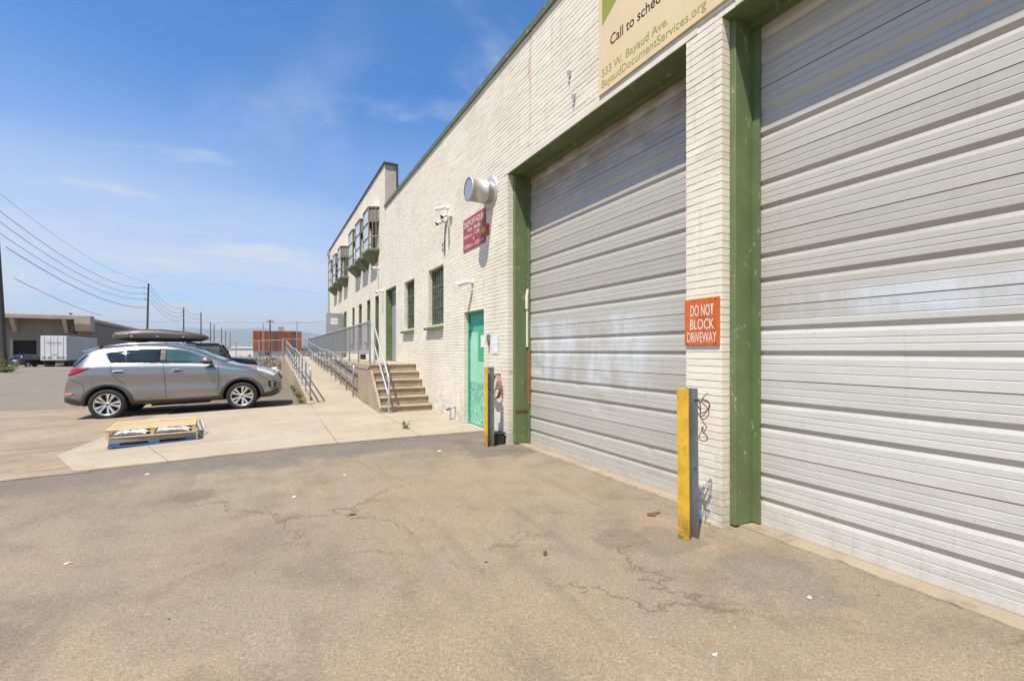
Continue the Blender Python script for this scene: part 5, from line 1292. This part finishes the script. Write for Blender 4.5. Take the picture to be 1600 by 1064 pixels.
# ------------------------------------------------------------------ plants, litter
def leafy(mb, c, r, n, size, rnd, flat=.6):
    for _ in range(n):
        a = Vector((rnd.gauss(0, 1), rnd.gauss(0, 1), rnd.gauss(0, 1) * flat)).normalized() * r * rnd.random() ** .4
        p = Vector(c) + a; p.z = max(p.z, c[2] - r * flat * .98)
        u_ = Vector((rnd.uniform(-1, 1), rnd.uniform(-1, 1), rnd.uniform(-.4, 1))).normalized(); v_ = u_.cross(Vector((rnd.uniform(-1, 1), rnd.uniform(-1, 1), rnd.uniform(-1, 1)))).normalized(); s_ = size * rnd.uniform(.5, 1.3)
        mb.add([p - v_ * s_ * .35, p + u_ * s_ * .5 - v_ * s_ * .1, p + u_ * s_, p + u_ * s_ * .45 + v_ * s_ * .35], [(0, 1, 2, 3)])
def weed(label, x, y, z, r, h, n, mat, seed, group=None, size=.05):
    rnd = random.Random(seed); t = thing('weed', label, 'weed', (x, y, z), group=group)
    mb = MB(); ms = MB()
    for _ in range(max(4, n // 10)):
        a = rnd.uniform(0, 6.28); q = Vector((math.cos(a), math.sin(a), 0)) * r * rnd.uniform(.3, 1); e = Vector((q.x, q.y, h * rnd.uniform(.4, 1)))
        ms.tube([(0, 0, 0), tuple(e * .5 + Vector((0, 0, h * .1))), tuple(e)], .003 * (1 + size * 4), 4)
        for k in range(10):
            f = rnd.uniform(.2, 1); p = e * f; d_ = Vector((rnd.uniform(-1, 1), rnd.uniform(-1, 1), rnd.uniform(-.2, .8))).normalized(); w = d_.cross(Vector((rnd.uniform(-1, 1), rnd.uniform(-1, 1), 1))).normalized(); s_ = size * rnd.uniform(.6, 1.3)
            mb.add([p, p + d_ * s_ * .5 + w * s_ * .22, p + d_ * s_, p + d_ * s_ * .5 - w * s_ * .22], [(0, 1, 2, 3)])
    ms.build('stem', M['dryweed'], t); mb.build('leaves', mat, t); return t
q = Vector((-1.28, 8.52, 0)); weed('small green weed in the slab joint near the steps', q.x + .0, 8.75, g(q.x, 8.75) + .03, .16, .13, 60, M['weed'], 3, size=.06)
for i, (yy, h, lab) in enumerate(((14.2, .22, 'nearest dry weed tuft along the foot of the ramp wall'), (15.3, .34, 'second dry weed tuft along the foot of the ramp wall'), (16.3, .36, 'third dry weed tuft along the foot of the ramp wall'), (17.6, .40, 'fourth dry weed tuft along the foot of the ramp wall'), (19.4, .4, 'farthest dry weed tuft along the foot of the ramp wall'))):
    weed(lab, -2.78, yy, g(-2.78, yy), .13, h * .55, 90, M['dryweed'] if i % 2 == 0 else M['weed'], 10 + i, 'weed tufts along the ramp wall', .07)
for i, (px_, t_, h, lab) in enumerate(((-4, 39.2, 1.5, 'tall weed clump left of the leaning pole'), (9, 38.4, .9, 'low weed clump in front of the leaning pole'), (17, 39.6, 1.0, 'bright weed clump right of the leaning pole'))):
    p = T(px_, 580, t_); weed(lab, p.x, p.y, g(p.x, p.y), .6, h, 260, M['weed'], 30 + i, 'weeds round the leaning pole', .16)
weed('lone grass sprout growing from an asphalt crack', -1.70, 3.05, g(-1.7, 3.05), .035, .03, 20, M['dryweed'], 50, size=.022)
# rubble mound and scrub by the fence
p = T(425, 570, 24); mb = MB(); n = 46; vs = []
x0_, x1_, y0_, y1_ = -8.5, -2.9, 21.5, 33.
for j in range(n + 1):
    for i in range(n + 1):
        x = lerp(x0_, x1_, i / n); y = lerp(y0_, y1_, j / n); e = min(i, n - i, j, n - j) / 6
        z = g(x, y) + max(-.05, (.22 + .5 * noise.noise((x * .7, y * .5, 2)) + .22 * noise.noise((x * 2.5, y * 2.5, 3)) + .10 * noise.noise((x * 7, y * 7, 3)))) * min(1, e); vs.append((x, y, z - .03))
mb.add(vs, [(j * (n + 1) + i, j * (n + 1) + i + 1, (j + 1) * (n + 1) + i + 1, (j + 1) * (n + 1) + i) for j in range(n) for i in range(n)], 0, True)
tag(mb.build('rubble_mound', M['rubble'], None), 'heap of brown dirt and rubble by the chain link fence', 'rubble', kind='stuff')
rnd = random.Random(5); mb = MB()
for _ in range(90):
    x, y = rnd.uniform(-8.3, -3), rnd.uniform(22, 33); s_ = rnd.uniform(.05, .22); mt = Matrix.Translation((x, y, g(x, y) + .28 + .2 * rnd.random())) @ Matrix.Rotation(rnd.uniform(0, 3), 4, 'Z') @ Matrix.Rotation(rnd.uniform(-.6, .6), 4, 'X'); mb.cbox(-s_, s_, -s_ * .7, s_ * .7, -s_ * .5, s_ * .5, s_ * .2, 0, mt)
tag(mb.build('broken_concrete', M['whitebase'], None), 'pale broken concrete chunks scattered on the rubble', 'rubble', kind='stuff')
mb = MB(); mw = MB()
for _ in range(150):
    px_, t_ = rnd.uniform(310, 505), rnd.uniform(36, 64); p = T(px_, 548, t_); leafy(mb if rnd.random() < .55 else mw, (p.x, p.y, g(p.x, p.y) + .5), rnd.uniform(.5, 1.1), 70, .26, rnd, .8)
tag(mb.build('scrub', M['scrub'], None), 'tangled scrub and brush behind the chain link fence', 'scrub', kind='stuff')
tag(mw.build('dry_brush', M['rubble'], None), 'pale dry brush piles among the scrub', 'brush', kind='stuff')
mb = MB()
for _ in range(170):
    px_, t_ = rnd.uniform(300, 560), rnd.uniform(190, 330); p = T(px_, 548, t_); hh = rnd.uniform(1.2, 2.9); leafy(mb, (p.x, p.y, .2 + hh * .4), hh, 80, 1.0, rnd, .8)
tag(mb.build('distant_trees', M['treeleaf'], None), 'line of low trees far beyond the rail yard', 'trees', kind='stuff')
# far sheds
for px_, t_, w, h, mk, lab in ((377, 170, 9, 3.4, 'whitebase', 'small white far shed beyond the scrub'), (352, 210, 16, 3.0, 'trailerside', 'long low grey far shed near the row of poles'), (480, 190, 10, 3.2, 'whouse', 'low brown far shed right of the rust-orange building')):
    p = T(px_, 548, t_); s_ = thing('far_shed', lab, 'shed', (p.x, p.y, -.9), math.atan2(-SS, CC)); mb = MB(); mb.box(-w / 2, w / 2, 0, 6, 0, h); mb.build('wall', M[mk], s_)
    mb = MB(); mb.prism([(-.3, h), (3, h + .8), (6.3, h)], 0, -w / 2 - .3, w / 2 + .3); mb.build('roof', M['galvduct'] if mk != 'whouse' else M['dkcoping'], s_)

# loose things on the asphalt
def scrap(label, cat, name, x, y, s_, mat, seed, lift=.012):
    rnd = random.Random(seed); n = 5; mb = MB()
    ol = [(math.cos(2 * math.pi * k / 7) * s_ * rnd.uniform(.5, 1), math.sin(2 * math.pi * k / 7) * s_ * rnd.uniform(.3, .7)) for k in range(7)]
    top = [(x + a, y + b, pot(x + a, y + b) + lift * rnd.uniform(.3, 1.6)) for a, b in ol]
    mb.add(top + [(a, b, c - .004) for a, b, c in top], [list(range(7)), list(range(13, 6, -1))] + [(k, 7 + k, 7 + (k + 1) % 7, (k + 1) % 7) for k in range(7)])
    return tag(mb.build(name, mat, None), label, cat)
def gp(px_, py_):
    u, v = (px_ - 800) / F, (548.5 - py_) / F; t = 1.63 / -v; return -D + t * (SS + CC * u), t * (CC - SS * u)
for (a, b, s_, mk, cat, nm, lab) in ((1116, 1028, .035, 'paper', 'paper scrap', 'paper_scrap', 'torn white paper scrap lying alone in the near foreground'), (1265, 939, .045, 'paper', 'paper scrap', 'paper_scrap', 'flat pale paper scrap lying before the white ribbed door'), (459, 779, .04, 'paper', 'paper scrap', 'paper_scrap', 'small white scrap on the asphalt left of the dark leaf'), (551, 807, .07, 'dark', 'dead leaf', 'dead_leaf', 'curled black dead leaf in the middle of the asphalt'), (760, 882, .03, 'rust', 'dead leaf', 'dead_leaf', 'small brown leaf on the asphalt beside the grass sprout'), (105, 880, .06, 'pine', 'twig', 'wood_splinter', 'pale yellow wood splinter at the left edge of the asphalt'), (538, 748, .05, 'paper', 'paper scrap', 'paper_scrap', 'flat white scrap near the middle of the asphalt below the apron'), (686, 712, .06, 'paper', 'paper scrap', 'paper_scrap', 'curled white strip on the dark asphalt below the apron'), (230, 747, .06, 'paper', 'paper scrap', 'paper_scrap', 'pale scrap on the asphalt below the left corner of the apron')):
    x, y = gp(a, b); scrap(lab, cat, nm, x, y, s_ * .6, M[mk], a, .007)
# dark iron stub broken off in the asphalt
x, y = gp(1018, 808); st_ = thing('iron_stub', 'broken rusty iron stub sunk in the asphalt left of the bollard', 'iron stub', (x, y, pot(x, y))); mb = MB(); mb.tube([(0, 0, -.03), (0, 0, .012)], .045, 9); mb.build('pipe_end', M['rust'], st_); mb = MB(); mb.box(.04, .11, -.01, .02, -.01, .015); mb.build('flange', M['rust'], st_)
# gravel and grit
mb = MB(); rnd = random.Random(9)
for _ in range(2600):
    if rnd.random() < .5: x, y = rnd.uniform(-7, 0), rnd.uniform(.8, 7.6)
    else: y = rnd.uniform(.8, 7.4); x = .06 - abs(rnd.gauss(0, .22))
    s_ = rnd.uniform(.002, .0065) * (1.8 if rnd.random() < .05 else 1); z = pot(x, y) + s_ * .3
    mb.add([(x - s_, y, z), (x, y - s_ * .8, z), (x + s_ * .9, y + s_ * .1, z), (x, y + s_, z), (x, y, z + s_ * .9), (x, y, z - s_)], [(0, 1, 4), (1, 2, 4), (2, 3, 4), (3, 0, 4)])
tag(mb.build('grit', M['oldconc'], None), 'loose grit and pebbles scattered over the asphalt', 'grit', kind='stuff')

# hills
mb = MB(); n = 160; rows = [(6500, 0), (7400, .35), (8200, .8), (8700, 1.0), (9600, .6), (10600, 0)]; vs = []
for t_, f in rows:
    for i in range(n + 1):
        px_ = lerp(-700, 1500, i / n); q = math.exp(-((px_ - 360) / 210) ** 2) * 27 + 9 + 8 * noise.noise((px_ * .012, 0, 2)) + 4 * noise.noise((px_ * .04, t_ * .001, 3)) + 1.5 * noise.noise((px_ * .13, t_ * .002, 3))
        u = (px_ - 800) / F; p = cam2w(u * t_, t_, -8 + max(0, q) / F * 8700 * f); vs.append(tuple(p))
mb.add(vs, [(j * (n + 1) + i, j * (n + 1) + i + 1, (j + 1) * (n + 1) + i + 1, (j + 1) * (n + 1) + i) for j in range(len(rows) - 1) for i in range(n)], 0, True)
tag(mb.build('hills', M['hill'], None), kind='structure')

# ------------------------------------------------------------------ air
USE_HAZE = True
if USE_HAZE:
    mb = MB(); mb.box(-12500, 9500, -9400, 12500, -40, 560)
    hz = NT('haze_air'); hz.t.links.remove(hz.out.inputs[0].links[0]); hz.t.nodes.remove(hz.b)
    pv = hz.n('ShaderNodeVolumePrincipled'); pv.inputs['Color'].default_value = (.93, .96, 1, 1); pv.inputs['Density'].default_value = HAZE_D = 1.1e-4; pv.inputs['Anisotropy'].default_value = .3
    hz.l(pv.outputs[0], hz.out.inputs['Volume']); hz.mat.cycles.homogeneous_volume = True if hasattr(hz.mat, 'cycles') and hasattr(hz.mat.cycles, 'homogeneous_volume') else None
    tag(mb.build('haze', hz.mat, None), kind='stuff')

# ------------------------------------------------------------------ light, sky, camera
LD = Vector((.40, .285, -1.)).normalized(); el = math.asin(-LD.z); sd_ = -LD
sun = bpy.data.lights.new('sun', 'SUN'); sun.energy = 5.0; sun.angle = R(.53); sun.color = (1, .935, .83)
so = bpy.data.objects.new('sun', sun); COL.objects.link(so); so.rotation_euler = (LD).to_track_quat('-Z', 'Y').to_euler(); so.location = (0, 0, 30)
w = bpy.data.worlds.new('World'); sc.world = w; w.use_nodes = True; nt = w.node_tree; nt.nodes.clear()
N = lambda typ, **k: (lambda x: ([setattr(x, a, b) for a, b in k.items()], x)[1])(nt.nodes.new(typ))
out = N('ShaderNodeOutputWorld'); bg = N('ShaderNodeBackground'); nt.links.new(bg.outputs[0], out.inputs[0]); bg.inputs[1].default_value = .085
sky = N('ShaderNodeTexSky'); sky.sky_type = 'NISHITA'; sky.sun_disc = False; sky.sun_elevation = el; sky.sun_rotation = math.atan2(sd_.x, sd_.y); sky.altitude = 1600; sky.air_density = 1.0; sky.dust_density = 1.2; sky.ozone_density = 1.5
tc = N('ShaderNodeTexCoord'); sp_ = N('ShaderNodeSeparateXYZ'); nt.links.new(tc.outputs['Generated'], sp_.inputs[0])
def mth(op, a, b=None):
    m_ = N('ShaderNodeMath', operation=op)
    for i, q in enumerate((a, b)):
        if q is None: continue
        if hasattr(q, 'links'): nt.links.new(q, m_.inputs[i])
        else: m_.inputs[i].default_value = q
    return m_.outputs[0]
zz = mth('ADD', mth('MAXIMUM', sp_.outputs[2], 0.), .13); cx_ = mth('DIVIDE', sp_.outputs[0], zz); cy_ = mth('DIVIDE', sp_.outputs[1], zz)
cmb = N('ShaderNodeCombineXYZ'); nt.links.new(cx_, cmb.inputs[0]); nt.links.new(cy_, cmb.inputs[1])
def cl_noise(scale, detail, rough, rot, stretch, loc):
    mp = N('ShaderNodeMapping'); nt.links.new(cmb.outputs[0], mp.inputs[0]); mp.inputs[2].default_value = (0, 0, rot); mp.inputs[3].default_value = stretch; mp.inputs[1].default_value = loc
    nz = N('ShaderNodeTexNoise'); nt.links.new(mp.outputs[0], nz.inputs['Vector']); nz.inputs['Scale'].default_value = scale; nz.inputs['Detail'].default_value = detail; nz.inputs['Roughness'].default_value = rough; nz.inputs['Distortion'].default_value = .4
    return nz.outputs['Fac']
def mr(v, a, b, c, d):
    m_ = N('ShaderNodeMapRange'); m_.interpolation_type = 'SMOOTHSTEP'; nt.links.new(v, m_.inputs[0])
    for i, q in enumerate((a, b, c, d)): m_.inputs[1 + i].default_value = q
    return m_.outputs[0]
c1 = mr(cl_noise(.75, 7, .58, .5, (1, .38, 1), (1.7, .4, 0)), .52, .80, 0, .42)
c2 = mr(cl_noise(2.0, 8, .62, -.2, (.7, 1.0, 1), (5.2, 2.1, 0)), .53, .80, 0, .55)
c3 = mth('MULTIPLY', mr(sp_.outputs[2], .50, .04, 0, .98), mr(cl_noise(.9, 6, .55, .35, (.45, 1.1, 1), (.3, 3.4, 0)), .25, .66, .55, 1.))
cf = mth('MINIMUM', mth('ADD', mth('ADD', c1, c2), c3), .9)
mx = N('ShaderNodeMix', data_type='RGBA'); nt.links.new(cf, mx.inputs[0]); tint = N('ShaderNodeMix', data_type='RGBA', blend_type='MULTIPLY'); tint.inputs[0].default_value = 1; tint.inputs[7].default_value = (.36, 1.16, 1.78, 1); nt.links.new(sky.outputs[0], tint.inputs[6]); nt.links.new(tint.outputs[2], mx.inputs[6]); mx.inputs[7].default_value = (6.2, 6.5, 7.0, 1)
nt.links.new(mx.outputs[2], bg.inputs[0])
cam = bpy.data.cameras.new('camera'); co = bpy.data.objects.new('camera', cam); COL.objects.link(co); sc.camera = co
co.location = (-D, 0, H); co.rotation_euler = (R(90), 0, -math.atan2(SS, CC)); cam.sensor_width = 36; cam.lens = F / 1600 * 36; cam.shift_y = 16.5 / 1600; cam.clip_start = .05; cam.clip_end = 40000
sc.view_settings.view_transform = 'Standard'; sc.view_settings.look = 'None'; sc.view_settings.gamma = 1; sc.view_settings.exposure = .54
sc.render.engine = 'CYCLES'; sc.cycles.max_bounces = 6; sc.cycles.volume_bounces = 0; sc.cycles.use_denoising = True; sc.cycles.caustics_reflective = False; sc.cycles.caustics_refractive = False
